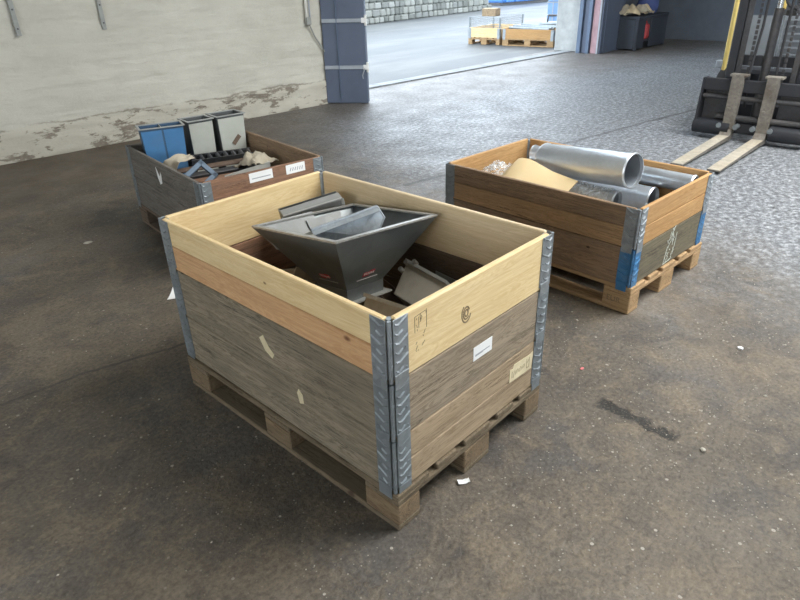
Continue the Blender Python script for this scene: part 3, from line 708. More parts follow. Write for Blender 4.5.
def hopper_print(i, cu, cv, flip):
    j = (i+1) % 4
    P = [Vector(bot[i]), Vector(bot[j]), Vector(top[j]), Vector(top[i])]
    o = (P[0]*(1-cu)+P[1]*cu)*(1-cv)+(P[3]*(1-cu)+P[2]*cu)*cv
    ux = (P[1]-P[0]).normalized(); n = (P[1]-P[0]).cross(P[3]-P[0]).normalized(); uy = n.cross(ux)
    def rect(m, x0, x1, y0, y1, off): m.slab([o+ux*x+uy*y+n*off for x, y in ((x0, y0), (x1, y0), (x1, y1), (x0, y1))], 0.0008)
    m = MB(); rect(m, -0.028, 0.004, -0.012, 0.008, 0.0015); rect(m, 0.004, 0.03, -0.004, 0.014, 0.0015); m.build('red_logo', 'red', hp)
    m = MB()
    for k in range(6): rect(m, -0.024+k*0.009, -0.019+k*0.009, -0.004, 0.006, 0.0022)
    rect(m, -0.05, 0.055, -0.026, -0.0235, 0.0022); m.build('white_lettering', 'white_print' if i == 0 else 'grey_ink', hp)
hopper_print(0, 0.45, 0.24, 0); hopper_print(3, 0.55, 0.24, 0)

# sheet-metal scrap lying in the hopper (positions in the hall's frame)
def piece(name, label, cat, mat, fn, loc=(0, 0, 0), rot=(0, 0, 0), group='scrap metal in the pine-collared box', smooth=False):
    m = MB(); fn(m); o = m.build(name, mat, None, smooth, loc, rot); return tag(o, label, cat, group)
def lchan(m, L=0.3, w=0.06, h=0.04, t=0.003):
    m.box((0, 0, 0), (L, w, t)); m.box((0, -w/2, h/2), (L, t, h)); m.box((0, w/2, h/2), (L, t, h))
# broad plate lying against the back inner wall of the funnel
HM = hp.matrix_basis.copy() if False else Tm((0.481, 0.692, 0.705), (-0.117, 0.101, 0.007))
def in_hopper(u, d, lift): # u 0..1 along the back wall, d metres down the slope
    x = -wa*0.97+u*2*wa*0.86; k = d/math.hypot(dp_, wb_*(1-s_)); y = wb_*(1-k*(1-s_))
    return HM @ Vector((x*(1-k*(1-s_)*0.7), y-lift, -dp_*k+lift*0.4))
piece('sheet_plate', 'pale steel plate lying against the back inner wall of the hopper', 'plate', 'sheet_light',
      lambda m: (m.slab([in_hopper(0, 0.105, .012), in_hopper(0.62, 0.125, .012), in_hopper(0.62, -0.012, .012), in_hopper(0.0, -0.006, .012)], 0.003),
                 m.slab([in_hopper(0.5, 0.085, .018), in_hopper(0.93, 0.10, .018), in_hopper(0.93, 0.012, .018), in_hopper(0.5, 0.02, .018)], 0.003)))
def curved_cover(m):
    T0, T1 = Vector((.348, .735, .703)), Vector((.615, .660, .738)); L1, L0 = Vector((.590, .628, .655)), Vector((.405, .705, .615))
    R1 = T1*0.45+L1*0.55+(T1-T0)*0.10; R0 = T1+(T1-T0)*0.03-(T1-L1)*0.15
    m.slab([L0, L1*0.7+L0*0.3, L1, R1, R0, T1, T0], 0.003)
    e = (T1-T0).normalized(); n = Vector((-0.2, -0.75, 0.3)).normalized()
    m.tube([T0, T0*0.5+T1*0.5, T1], 0.006, 8); m.tube([T1, R0, R1, L1, L1*0.8+L0*0.2], 0.0045, 8)
    m.slab([T0+n*0.028-Vector((0, 0, .022)), T1+n*0.026-Vector((0, 0, .02)), T1, T0], 0.002)
piece('folded_cover', 'folded sheet-metal cover with a rounded bright edge, standing inside the hopper', 'metal cover', 'galv', curved_cover)
piece('steel_channel', 'thin grey steel channel lying behind the folded cover in the hopper', 'channel', 'sheet', lambda m: lchan(m, 0.26, 0.03, 0.02), (0.44, 0.775, 0.655), (R(25), R(-7), R(-12)))
def clamp(m):
    m.tube([(-0.05, 0, 0), (-0.02, 0.02, 0.015), (0.03, 0.015, 0.01), (0.06, -0.01, 0)], 0.014, 8); m.chbox((0.02, 0.03, 0.0), (0.06, 0.04, 0.03), 0.006); m.tube([(-0.04, -0.03, 0), (0.05, -0.03, 0.01)], 0.008, 8)
piece('pipe_clamp', 'dark oily pipe clamp at the bottom of the hopper', 'clamp', 'dark_steel', clamp, (0.46, 0.590, 0.63), (0, 0, R(-14)), smooth=True)

# open box frame behind the hopper
fr = thing('metal_housing', 'open grey sheet-metal housing in the back corner behind the hopper', 'metal housing', (0.630, 1.050, 0.495), R(-14), 'scrap metal in the pine-collared box')
fr.rotation_euler = (R(4), R(-9), R(-25))
m = MB(); Wd, Dp, Ht = 0.26, 0.09, 0.17
for x in (-Wd/2, -Wd/6, Wd/2): m.box((x, -Dp/2, 0.09), (0.014, 0.006, Ht))
m.box((0, -Dp/2, 0.09+Ht/2), (Wd, 0.008, 0.012)); m.box((0, -Dp/2, 0.09-Ht/2), (Wd, 0.008, 0.03)); m.build('front_frame', 'sheet', fr)
MB().box((Wd*0.17, -Dp/2+0.01, 0.09), (Wd*0.64, 0.003, Ht-0.02)).build('door_panel', 'sheet', fr)
m = MB(); m.box((0, Dp/2, 0.09), (Wd, 0.004, Ht)); m.box((-Wd/2, 0, 0.09), (0.004, Dp, Ht)); m.box((Wd/2, 0, 0.09), (0.004, Dp, Ht)); m.box((0, 0, 0.005), (Wd, Dp, 0.004)); m.build('casing', 'hopper', fr)
MB().slab([(-Wd/2, -Dp/2-.01, .18), (Wd/2, -Dp/2-.01, .18), (Wd/2, Dp/2-.04, .185), (-Wd/2, Dp/2-.04, .185)], 0.003).build('lid', 'sheet_light', fr)

# two boxy sheet-steel housings leaning in the near right part
def lean_box(label, TL, TR, BL, depth, face, flange, bolts=False):
    o = thing('sheet_chute', label, 'chute', BL, 0, 'scrap metal in the pine-collared box')
    TL, TR, BL = [Vector(p)-Vector(BL) for p in (TL, TR, BL)]; BR = TR+(BL-TL)
    n = (BR-BL).cross(TL-BL).normalized()
    MB().slab([BL, BR, TR, TL], 0.003).build('face_panel', face, o)
    m = MB(); q = [BL, BR, TR, TL]
    for i in range(4): a_, b_ = q[i], q[(i+1) % 4]; m.slab([a_, a_-n*depth, b_-n*depth, b_], 0.003)
    m.build('casing', face, o)
    e = (TR-TL).normalized(); u = (TL-BL).normalized()
    m = MB(); m.slab([TL-e*0.006+n*0.010-u*0.004, TR+e*0.006+n*0.010-u*0.004, TR+e*0.006+n*0.010+u*0.010, TL-e*0.006+n*0.010+u*0.010], 0.030); m.build('flange', flange, o)
    if bolts:
        for f, g in ((0.04, -0.006), (0.22, 0.012), (-0.015, -0.045)):
            p = TL+e*f*(TR-TL).length+u*g; MB().tube([p-n*0.004, p+n*0.020], 0.010, 8).build('bolt', 'hopper_rim', o, True)
    return o
lean_box('beige steel housing with bolted corner, leaning inside the pine-collared box', (.693, .581, .50), (.640, .335, .503), (.575, .545, .415), 0.09, 'beige_steel', 'sheet', True)
lean_box('dusty steel housing in the front corner of the pine-collared box', (.38, .494, .50), (.405, .285, .50), (.318, .478, .405), 0.12, 'beige_steel', 'hopper_rim')
piece('steel_angle', 'grey steel channel lying by the right inside wall of the pine-collared box', 'channel', 'sheet', lambda m: lchan(m, 0.20, 0.05, 0.03), (0.745, 0.40, 0.42), (R(4), R(4), R(-92)))
# loose offcuts under and beside the hopper
for i, (x, y, z, L, w, rz, ry, mt, lbx) in enumerate((
        (0.44, 0.985, 0.395, 0.24, 0.05, 130, 5, 'beige_steel', 'beige steel angle below the raised side of the hopper'),
        (0.16, 0.72, 0.34, 0.30, 0.045, 95, -4, 'rust', 'rusty steel bar below the hopper, next to the long pine board'),
        (0.30, 0.66, 0.385, 0.16, 0.06, 40, 8, 'dark_steel', 'dark steel bracket under the hopper outlet'),
        (0.45, 0.56, 0.30, 0.40, 0.06, -15, 3, 'dark_steel', 'dark steel channel lying under the hopper'),
        (0.62, 0.62, 0.345, 0.30, 0.08, 75, -3, 'rust', 'rusty channel lying deep in the pine-collared box'),
        (0.40, 0.95, 0.30, 0.5, 0.09, 10, 2, 'hopper', 'grey channel lying behind the hopper'))):
    piece('steel_offcut', lbx, 'offcut', mt, lambda m, L=L, w=w: lchan(m, L, w, 0.035, 0.004), (x, y, z), (0, R(ry), R(rz)))
piece('steel_bracket', 'bent beige bracket below the hopper outlet', 'bracket', 'beige_steel', lambda m: (m.box((0, 0, 0), (0.1, 0.05, 0.005)), m.box((0.05, 0, 0.03), (0.005, 0.05, 0.07)), m.box((-0.05, 0, 0.03), (0.005, 0.05, 0.07))), (0.385, 0.885, 0.405), (R(20), R(-10), R(70)))
# layer of scrap on the pallet deck that carries the rest
for i, (x, y, sx_, sy_, h_, rz, lbx) in enumerate(((0.25, 0.30, 0.30, 0.34, 0.17, 8, 'dark steel box at the bottom of the pine-collared box, by its front corner'), (0.58, 0.36, 0.26, 0.50, 0.14, -4, 'dark steel box at the bottom of the pine-collared box, by its right wall'), (0.40, 0.86, 0.62, 0.46, 0.14, 3, 'broad dark steel tray at the bottom below the hopper'))):
    o = thing('steel_tray', lbx, 'tray', (x, y, 0.146), R(rz), 'scrap metal in the pine-collared box')
    m = MB(); quad_frustum(m, sx_, sy_, sx_*0.96, sy_*0.96, h_, 0.004, 0); m.build('tray_wall', 'dark_steel', o)
    MB().box((0, 0, h_*0.6), (sx_*0.95, sy_*0.95, 0.006)).build('tray_bottom', 'rust', o)

# ------------------------------------------------------------------ contents of the right box (box coordinates -> hall)
def fromB(x, y, z): c, s2 = math.cos(B_R), math.sin(B_R); return Vector((B_LOC[0]+c*x-s2*y, B_LOC[1]+s2*x+c*y, z))
def duct(label, p0, p1, r, mat='galv_bright', bead=0.004):
    t_ = thing('ventilation_pipe', label, 'pipe', (0, 0, 0), 0, 'galvanised pipes in the two-collar box')
    P0, P1 = fromB(*p0), fromB(*p1); d = (P1-P0).normalized()
    t_.location = P0
    m = MB(); m.pipe((0, 0, 0), P1-P0, r, 0.0025, 40, bead); m.build('pipe_wall', mat, t_, True)
    m = MB(); m.pipe(d*0.02, (P1-P0)-d*0.02, r-0.0028, 0.001, 40); m.build('shaded_inside', 'galv_in', t_, True)  # added inner skin, coloured dark to imitate shade inside the open pipe
    return t_
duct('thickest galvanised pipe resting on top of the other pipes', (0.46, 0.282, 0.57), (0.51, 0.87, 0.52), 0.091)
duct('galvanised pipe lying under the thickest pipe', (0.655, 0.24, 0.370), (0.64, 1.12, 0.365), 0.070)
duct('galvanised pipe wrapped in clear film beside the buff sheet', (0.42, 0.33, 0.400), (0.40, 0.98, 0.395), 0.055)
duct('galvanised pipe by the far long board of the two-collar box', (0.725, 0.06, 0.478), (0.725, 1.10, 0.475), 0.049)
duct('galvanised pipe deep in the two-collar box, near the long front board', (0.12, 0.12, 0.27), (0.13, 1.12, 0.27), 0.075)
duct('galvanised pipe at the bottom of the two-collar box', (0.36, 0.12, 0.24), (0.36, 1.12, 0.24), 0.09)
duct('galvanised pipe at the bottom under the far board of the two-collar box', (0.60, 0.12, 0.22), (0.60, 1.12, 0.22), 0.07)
def buff(u, v):
    K = ((0.0, 0.985, 0.455), (0.18, 0.885, 0.560), (0.30, 0.815, 0.562), (0.60, 0.67, 0.512), (1.0, 0.52, 0.482))
    for (u0, y0, z0), (u1, y1, z1) in zip(K[:-1], K[1:]):
        if u <= u1: break
    f = (u-u0)/(u1-u0); y = y0+(y1-y0)*f; z = z0+(z1-z0)*f
    return fromB(0.07+0.24*v+0.06*u, y+0.03*v, z-0.11*(1-v)**1.3*(1-0.4*u))
tag(MB().grid(buff, 24, 8, 0.006).build('buff_sheet', 'card', None, True), 'buff bent cardboard sheet lying over the galvanised pipes', 'cardboard')
def film_a(u, v):
    x = 0.16+0.20*v; y = 1.10-0.16*u
    z = 0.47+0.05*math.sin(u*3.1)*math.sin(v*3.1)+0.035*noise.noise(Vector((u*6, v*6, 1)))+0.02*noise.noise(Vector((u*14, v*14, 4)))
    return fromB(x+0.02*noise.noise(Vector((u*5, v*5, 8))), y+0.02*noise.noise(Vector((u*5, v*5, 3))), z)
tag(MB().grid(film_a, 22, 22).build('plastic_film', 'film', None, True), 'crumpled clear plastic film behind the buff cardboard sheet', 'plastic film', 'clear film in the two-collar box')
def film_b(u, v):
    a = math.pi*(0.08+0.84*v); r_ = 0.060+0.006*noise.noise(Vector((u*4, v*5, 2)))
    return fromB(0.415+r_*math.cos(a), 0.36+0.36*u, 0.40+r_*math.sin(a)+0.004)
tag(MB().grid(film_b, 30, 16).build('plastic_film', 'film', None, True), 'clear plastic film wrapped over a galvanised pipe', 'plastic film', 'clear film in the two-collar box')

# ------------------------------------------------------------------ contents of the left box
def fromC(x, y, z): c, s2 = math.cos(C_R), math.sin(C_R); return Vector((C_LOC[0]+c*x-s2*y, C_LOC[1]+s2*x+c*y, z))
def chute(label, x, y, rz, wt, wbm, dt, h, face, edge, inner, tilt, mid=False):
    t_ = thing('feed_chute', label, 'chute', fromC(x, y, 0.150), 0, 'tall chutes standing in the left box'); t_.rotation_euler = (R(tilt), 0, R(rz)+C_R)
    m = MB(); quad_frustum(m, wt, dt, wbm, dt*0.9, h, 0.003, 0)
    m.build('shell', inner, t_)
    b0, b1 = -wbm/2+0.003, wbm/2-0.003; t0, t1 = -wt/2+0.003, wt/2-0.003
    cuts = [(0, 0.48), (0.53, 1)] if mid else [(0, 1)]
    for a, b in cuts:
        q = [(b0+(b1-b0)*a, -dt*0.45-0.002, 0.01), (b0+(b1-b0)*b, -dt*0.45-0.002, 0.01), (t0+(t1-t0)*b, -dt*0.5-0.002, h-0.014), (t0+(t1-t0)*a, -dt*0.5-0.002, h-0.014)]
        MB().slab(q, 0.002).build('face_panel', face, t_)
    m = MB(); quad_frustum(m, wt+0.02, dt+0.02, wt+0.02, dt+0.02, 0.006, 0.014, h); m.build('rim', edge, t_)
    if mid: MB().box((0, 0, h-0.03), (0.004, dt-0.01, 0.06)).build('divider', edge, t_)
    return t_
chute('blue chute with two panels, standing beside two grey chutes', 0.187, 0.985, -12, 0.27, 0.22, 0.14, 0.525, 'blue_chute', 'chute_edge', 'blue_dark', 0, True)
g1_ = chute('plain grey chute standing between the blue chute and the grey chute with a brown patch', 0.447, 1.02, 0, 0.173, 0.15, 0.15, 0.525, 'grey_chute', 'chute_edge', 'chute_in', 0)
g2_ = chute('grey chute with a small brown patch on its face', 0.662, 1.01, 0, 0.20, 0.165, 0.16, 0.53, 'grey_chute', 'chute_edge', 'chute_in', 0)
MB().box((0, 0, 0), (0.075, 0.002, 0.03)).build('patch', 'rust', g2_, loc=(0.02, -0.083, 0.36), rot=(0, R(-45), 0))
GRP = 'loose metal in the left box'
def piece_c(name, label, cat, mat, fn, x, y, z, rot=(0, 0, 0), smooth=False):
    m = MB(); fn(m); o = m.build(name, mat, None, smooth, fromC(x, y, z), (rot[0], rot[1], rot[2]+C_R)); return tag(o, label, cat, GRP)
def chain_fn(m):
    m.box((0, 0.03, 0), (0.42, 0.008, 0.05)); m.box((0, -0.03, 0), (0.42, 0.008, 0.05))
    for i in range(8): m.tube([(-0.19+i*0.054, -0.03, 0.012), (-0.19+i*0.054, 0.03, 0.012)], 0.016, 10)
piece_c('roller_conveyor', 'dark roller conveyor section lying before the grey chutes', 'conveyor', 'dark_steel', chain_fn, 0.48, 0.76, 0.455, (R(20), R(2), R(-6)))
for dy, dz, mt, lbx in ((0.0, 0.0, 'rust', 'rusty flat bar on top of the bars in the left box'), (-0.06, -0.025, 'dark_steel', 'dark flat bar below the rusty bar in the left box'), (-0.12, -0.05, 'red_wood', 'reddish flat bar lowest of the bars in the left box')):
    piece_c('flat_bar', lbx, 'bar', mt, lambda m: m.chbox((0, 0, 0), (0.46, 0.05, 0.012), 0.002), 0.36, 0.64+dy, 0.445+dz, (R(12), 0, R(-8)))
def frame_fn(m):
    for a, b in (((-0.09, 0, 0), (0.09, 0, 0)), ((0.09, 0, 0), (0.09, 0.11, 0)), ((0.09, 0.11, 0), (-0.09, 0.11, 0)), ((-0.09, 0.11, 0), (-0.09, 0, 0))):
        p, q = Vector(a), Vector(b); c = (p+q)/2; d = q-p
        m.chbox(c, (abs(d.x)+0.03, abs(d.y)+0.03, 0.02), 0.002, Matrix.Rotation(R(38), 4, 'Z'))
piece_c('square_frame', 'blue grey steel frame in the corner of the left box nearest the pine collar', 'frame', 'blue_grey', frame_fn, 0.185, 0.38, 0.415, (R(50), R(4), R(-12)))
def rag_fn(seed, a, b, h):
    def fn(m):
        m.grid(lambda u, v: ((u-0.5)*a, (v-0.5)*b, h*math.sin(math.pi*u)**0.6*math.sin(math.pi*v)**0.6+0.03*noise.noise(Vector((u*4, v*4, seed)))+0.012*noise.noise(Vector((u*11, v*11, seed)))), 22, 18, 0.004)
    return fn
piece_c('cloth_sack', 'crumpled beige sack lying by the right board of the left box', 'sack', 'rag', rag_fn(3, 0.22, 0.20, 0.07), 0.61, 0.52, 0.435, (R(-8), R(6), R(20)), True)
piece_c('torn_cardboard', 'torn beige cardboard beside the blue chute', 'cardboard', 'rag', lambda m: m.grid(lambda u, v: ((u-0.5)*0.20, (v-0.5)*0.10*(1-0.5*u), 0.04*math.sin(u*4)+0.02*noise.noise(Vector((u*4, v*3, 9)))), 14, 8, 0.004), 0.155, 0.66, 0.505, (R(30), R(-22), R(8)), True)
piece_c('steel_cover', 'grey steel cover lying low in the left box', 'metal cover', 'sheet', lambda m: lchan(m, 0.34, 0.16, 0.04), 0.50, 0.33, 0.40, (R(6), R(-3), R(6)))
for x, y, a, b, h_, rz, lbx in ((0.40, 0.52, 0.66, 0.66, 0.20, 0, 'dark steel tray at the bottom of the left box'),):
    o = thing('steel_tray', lbx, 'tray', fromC(x, y, 0.146), C_R, GRP)
    m = MB(); quad_frustum(m, a, b, a*0.97, b*0.97, h_, 0.004, 0); m.build('tray_wall', 'dark_steel', o)
    MB().box((0, 0, h_*0.7), (a*0.95, b*0.95, 0.006)).build('tray_bottom', 'dark_steel', o)

# ------------------------------------------------------------------ forklift truck
fk = thing('forklift', 'forklift truck with yellow guard post, dark mast and two worn forks', 'forklift', (5.6, 0.73, 0))
def fpart(name, mat, fn, smooth=False, parent=None):
    m = MB(); fn(m); return m.build(name, mat, parent or fk, smooth)
# carriage (x=0 is the front face of the carriage, x grows towards the truck)
fpart('carriage_top_bar', 'black_paint', lambda m: m.chbox((0.03, 0, 0.495), (0.05, 0.98, 0.11), 0.006))
fpart('carriage_lower_bar', 'black_paint', lambda m: m.chbox((0.03, 0, 0.12), (0.06, 0.98, 0.10), 0.008))
fpart('cross_tube', 'dark_steel', lambda m: m.tube([(0.02, -0.46, 0.385), (0.02, 0.46, 0.385)], 0.022, 12), True)
fpart('cross_tube', 'dark_steel', lambda m: m.tube([(0.0, -0.46, 0.21), (0.0, 0.30, 0.21)], 0.028, 12), True)
for y in (0.475, -0.475): fpart('side_plate', 'black_paint', lambda m: m.slab([(0.10, y-0.008, 0.02), (0.10, y-0.008, 0.55), (-0.01, y-0.008, 0.55), (-0.05, y-0.008, 0.16), (-0.03, y-0.008, 0.06)], 0.016))
for y in (0.33, -0.33): fpart('back_panel', 'dark_steel', lambda m: m.chbox((0.075, y, 0.30), (0.012, 0.26, 0.30), 0.003))
fpart('bottom_roll', 'black_paint', lambda m: m.tube([(-0.01, 0.15, 0.11), (-0.01, 0.485, 0.11)], 0.072, 16), True)
fpart('bottom_roll', 'black_paint', lambda m: m.tube([(-0.01, -0.485, 0.11), (-0.01, -0.20, 0.11)], 0.072, 16), True)
for y in (0.165, -0.135):
    def fork(m, y=y):
        w = 0.10
        prof = [(-0.055, 0.60), (0.0, 0.60), (0.0, 0.075), (-0.03, 0.022), (-1.22, 0.020), (-1.22, 0.030), (-0.10, 0.062), (-0.055, 0.11)]
        vs = [(x, y-w/2, z) for x, z in prof]+[(x, y+w/2, z) for x, z in prof]; k = len(prof)
        m.add(vs, [tuple(range(k)), tuple(range(2*k-1, k-1, -1))]+[(i, i+k, (i+1) % k+k, (i+1) % k) for i in range(k)])
    f_ = fpart('fork', 'fork_steel', fork)
    fpart('fork_blade_top', 'fork_blade', lambda m, y=y: m.slab([(-1.21, y-0.049, 0.0315), (-0.12, y-0.049, 0.0628), (-0.12, y+0.049, 0.0628), (-1.21, y+0.049, 0.0315)][::-1], 0.001, None), False, f_)
    fpart('fork_hook', 'fork_steel', lambda m, y=y: (m.chbox((0.0, y, 0.595), (0.09, 0.15, 0.022), 0.004), m.chbox((-0.06, y+0.02, 0.30), (0.012, 0.03, 0.02), 0.003)), False, f_)
    for s2 in (-1, 1): fpart('fork_bolt', 'galv_old', lambda m, y=y, s2=s2: m.tube([(-0.08, y+s2*0.075, 0.14), (0.01, y+s2*0.075, 0.14)], 0.024, 10), True, f_)
# mast
for y in (0.33, -0.33):
    fpart('mast_rail', 'black_paint', lambda m, y=y: (m.chbox((0.20, y, 1.15), (0.10, 0.02, 2.2), 0.003), m.chbox((0.155, y-math.copysign(0.03, y), 1.15), (0.014, 0.06, 2.2), 0.003), m.chbox((0.245, y-math.copysign(0.03, y), 1.15), (0.014, 0.06, 2.2), 0.003)))
    fpart('mast_rail', 'dark_steel', lambda m, y=y: (m.chbox((0.20, y*0.78, 1.10), (0.085, 0.018, 2.0), 0.003), m.chbox((0.16, y*0.72, 1.10), (0.012, 0.05, 2.0), 0.003)))
    fpart('lift_chain', 'dark_steel', lambda m, y=y: [m.chbox((0.15, y*0.45, 0.50+i*0.045), (0.012, 0.026, 0.034), 0.004) for i in range(30)])
    fpart('hydraulic_hose', 'rubber', lambda m, y=y: m.tube([(0.10, y*0.3, 0.30), (0.08, y*0.34, 0.62), (0.13, y*0.30, 1.0), (0.14, y*0.30, 2.0)], 0.012, 8), True)
for z in (0.70, 1.32, 2.15): fpart('mast_cross_beam', 'black_paint', lambda m, z=z: m.chbox((0.24, 0, z), (0.05, 0.66, 0.09), 0.004))
fpart('lift_cylinder', 'dark_steel', lambda m: m.tube([(0.22, 0.02, 0.1), (0.22, 0.02, 1.15)], 0.04, 14), True)
fpart('piston_rod', 'chrome', lambda m: m.tube([(0.22, 0.02, 1.15), (0.22, 0.02, 2.0)], 0.024, 12), True)
# truck behind the mast
fpart('front_cowl', 'lift_body', lambda m: m.slab([(0.55, -0.50, 0.25), (0.55, 0.42, 0.25), (0.78, 0.42, 1.05), (0.78, -0.50, 1.05)][::-1], 0.03))
fpart('grille_panel', 'lift_body', lambda m: [m.chbox((0.40, -0.12, 0.66+i*0.06), (0.02, 0.22, 0.045), 0.004) for i in range(7)])
fpart('grille_edge', 'galv', lambda m: m.tube([(0.38, 0.005, 0.62), (0.38, 0.005, 1.08)], 0.012, 8), True)
fpart('chassis', 'black_paint', lambda m: (m.chbox((1.15, 0, 0.38), (1.5, 0.86, 0.42), 0.03), m.chbox((0.45, 0, 0.22), (0.3, 0.7, 0.18), 0.02)))
fpart('engine_hood', 'yellow', lambda m: m.chbox((1.55, 0, 0.80), (0.9, 0.84, 0.40), 0.05))
fpart('counterweight', 'yellow', lambda m: m.chbox((2.05, 0, 0.55), (0.35, 0.98, 0.80), 0.08))
fpart('seat', 'rubber', lambda m: (m.chbox((1.40, 0, 1.05), (0.45, 0.46, 0.12), 0.04), m.chbox((1.62, 0, 1.30), (0.12, 0.44, 0.46), 0.04)))
for y in (0.475, -0.475):
    fpart('guard_post', 'yellow', lambda m, y=y: m.slab([(0.48, y, 0.36), (0.535, y, 0.36), (0.80, y, 2.1), (0.745, y, 2.1)], 0.045) if False else m.chbox((0.50, y, 1.15), (0.05, 0.036, 1.9), 0.008))
    fpart('guard_post', 'yellow', lambda m, y=y: m.chbox((1.95, y*0.9, 1.5), (0.06, 0.05, 1.2), 0.008))
fpart('guard_lamp', 'band', lambda m: m.chbox((0.49, 0.52, 0.62), (0.06, 0.06, 0.07), 0.01))
fpart('overhead_guard', 'black_paint', lambda m: [m.chbox((0.50+i*0.145, 0, 2.12), (0.04, 0.98, 0.05), 0.006) for i in range(11)])
fpart('steering_wheel', 'rubber', lambda m: m.tube([(0.95+0.14*math.cos(a*math.pi/12)*0.5, 0.16*math.sin(a*math.pi/12), 1.22+0.12*math.cos(a*math.pi/12)) for a in range(25)], 0.014, 8), True)
fpart('steering_column', 'black_paint', lambda m: m.tube([(0.80, 0, 0.95), (0.95, 0, 1.22)], 0.025, 10), True)
for x, r_ in ((0.62, 0.30), (1.80, 0.25)):
    for y in (0.43, -0.43):
        w_ = fpart('wheel', 'rubber', lambda m, x=x, y=y, r_=r_: m.tube([(x, y-0.08, r_), (x, y-0.065, r_), (x, y+0.065, r_), (x, y+0.08, r_)], [r_*0.9, r_, r_, r_*0.9], 28), True)
        fpart('wheel_rim', 'yellow', lambda m, x=x, y=y, r_=r_: m.tube([(x, y-0.084, r_), (x, y+0.084, r_)], r_*0.5, 20), True, w_)

# ------------------------------------------------------------------ bench corner beyond the gateway pier
be = thing('workbench', 'dark steel workbench against the dark wall beside the gateway pier', 'workbench', (12.55, 5.05, 0), 0.0)
MB().chbox((0, 0, 0.60), (1.4, 0.7, 0.05), 0.005).build('bench_top', 'bench', be)
for x in (-0.66, 0.66):
    for y in (-0.31, 0.31): MB().chbox((x, y, 0.29), (0.06, 0.06, 0.57), 0.004).build('leg', 'bench', be)
MB().chbox((0, 0.0, 0.17), (1.36, 0.66, 0.03), 0.004).build('lower_shelf', 'bench', be)
for x_, w_ in ((-0.52, 0.34), (0.30, 0.78)): MB().chbox((x_, -0.33, 0.30), (w_, 0.015, 0.54), 0.004).build('skirt_panel', 'bench', be)
MB().chbox((-0.695, 0, 0.30), (0.012, 0.56, 0.54), 0.004).build('end_panel', 'bench', be)
MB().chbox((0, 0.325, 0.38), (1.3, 0.015, 0.38), 0.004).build('back_panel', 'bench', be)
o = thing('rag_heap', 'heap of pale rags on the dark workbench', 'rags', (12.12, 5.02, 0.63))
for i in range(7):
    a = i*0.9; MB().grid(lambda u, v, i=i: ((u-0.5)*0.36, (v-0.5)*0.30, 0.14*math.sin(math.pi*u)*math.sin(math.pi*v)+0.05*noise.noise(Vector((u*5, v*5, i*3.1)))), 12, 12, 0.006).build('rag', 'rag' if i % 2 else 'card_light', o, True, (0.19*math.cos(a)+0.05*i-0.12, 0.16*math.sin(a), 0.005+0.012*(i % 3)+0.03), (0, 0, a))
cn = thing('red_canister', 'red plastic canister on the lower shelf of the dark workbench', 'canister', (12.32, 4.81, 0.187), 0.0)
MB().chbox((0, 0, 0.14), (0.16, 0.22, 0.28), 0.03).build('body', 'canister', cn, True)
MB().tube([(0, -0.07, 0.27), (0, -0.06, 0.32), (0, 0.04, 0.32), (0, 0.06, 0.27)], 0.014, 8).build('handle', 'canister', cn, True)
MB().tube([(0, 0.085, 0.27), (0, 0.09, 0.31)], 0.025, 12).build('cap', 'rubber', cn, True)
sk = thing('blue_sack', 'blue sack slumped on the end of the dark workbench', 'sack', (12.95, 5.05, 0.626))
m = MB(); n_ = 18
m.tube([(0, 0, 0), (0, 0, 0.02), (0, 0.01, 0.12), (0.01, 0, 0.24), (0, 0.01, 0.34), (0, 0, 0.40), (0, 0, 0.46)], [0.17, 0.20, 0.22, 0.20, 0.15, 0.06, 0.09], n_); m.build('bag', 'blue_cloth', sk, True)
MB().tube([(0.062*math.cos(a*math.pi/8), 0.062*math.sin(a*math.pi/8), 0.40) for a in range(17)], 0.008, 6).build('tie', 'rag', sk, True)

# ------------------------------------------------------------------ yard outside
OG = 'loads standing in the yard'
PY1 = pallet('pallet', 'small sunlit pallet in the yard under the wire cage', (11.38, 8.50, 0), R(-82), 'pallet_fresh', 'pallet_fresh', OG)
cY1 = collar('pale collar in the yard, under the wire cage', (11.38, 8.50), R(-82), ZP, four([(0.2, 'pine')], [(0.2, 'pine')], [(0.2, 'pine')], [(0.2, 'pine')]), ['galv']*4, OG)
PY2 = pallet('pallet', 'sunlit pallet in the yard under the single orange collar', (11.62, 6.42, 0), R(8), 'pallet_fresh', 'pallet_fresh', OG)
cY2 = collar('single orange collar on a pallet in the yard', (11.62, 6.42), R(8), ZP, four([(0.2, 'honey_wood')], [(0.2, 'honey_wood')], [(0.2, 'honey_wood')], [(0.2, 'honey_wood')]), ['galv']*4, OG)
cg = thing('wire_cage', 'grey wire cage on the pale collar in the yard', 'wire cage', (11.38, 8.50, 0.348), R(-82))
for x in (0.02, 0.78):
    for y in (0.02, 1.18): MB().box((x, y, 0.11), (0.03, 0.03, 0.22)).build('corner_post', 'galv_old', cg)
for (x0, y0, x1, y1) in ((0.02, 0.02, 0.02, 1.18), (0.02, 0.02, 0.78, 0.02), (0.78, 0.02, 0.78, 1.18), (0.02, 1.18, 0.78, 1.18)):
    m = MB()
    for k in range(6): m.tube([(x0, y0, 0.015+k*0.04), (x1, y1, 0.015+k*0.04)], 0.004, 5)
    for k in range(18):
        u = k/17; m.tube([(x0+(x1-x0)*u, y0+(y1-y0)*u, 0.01), (x0+(x1-x0)*u, y0+(y1-y0)*u, 0.215)], 0.003, 5)
    m.build('mesh_panel', 'galv', cg)
bxs = thing('cardboard_box', 'small brown cardboard box sitting on the wire cage in the yard', 'box', (11.75, 8.15, 0.575), R(10))
MB().chbox((0, 0, 0.08), (0.25, 0.34, 0.16), 0.006).build('carton', 'tan_wood', bxs); MB().box((0, 0, 0.161), (0.05, 0.34, 0.002)).build('tape', 'card_light', bxs)
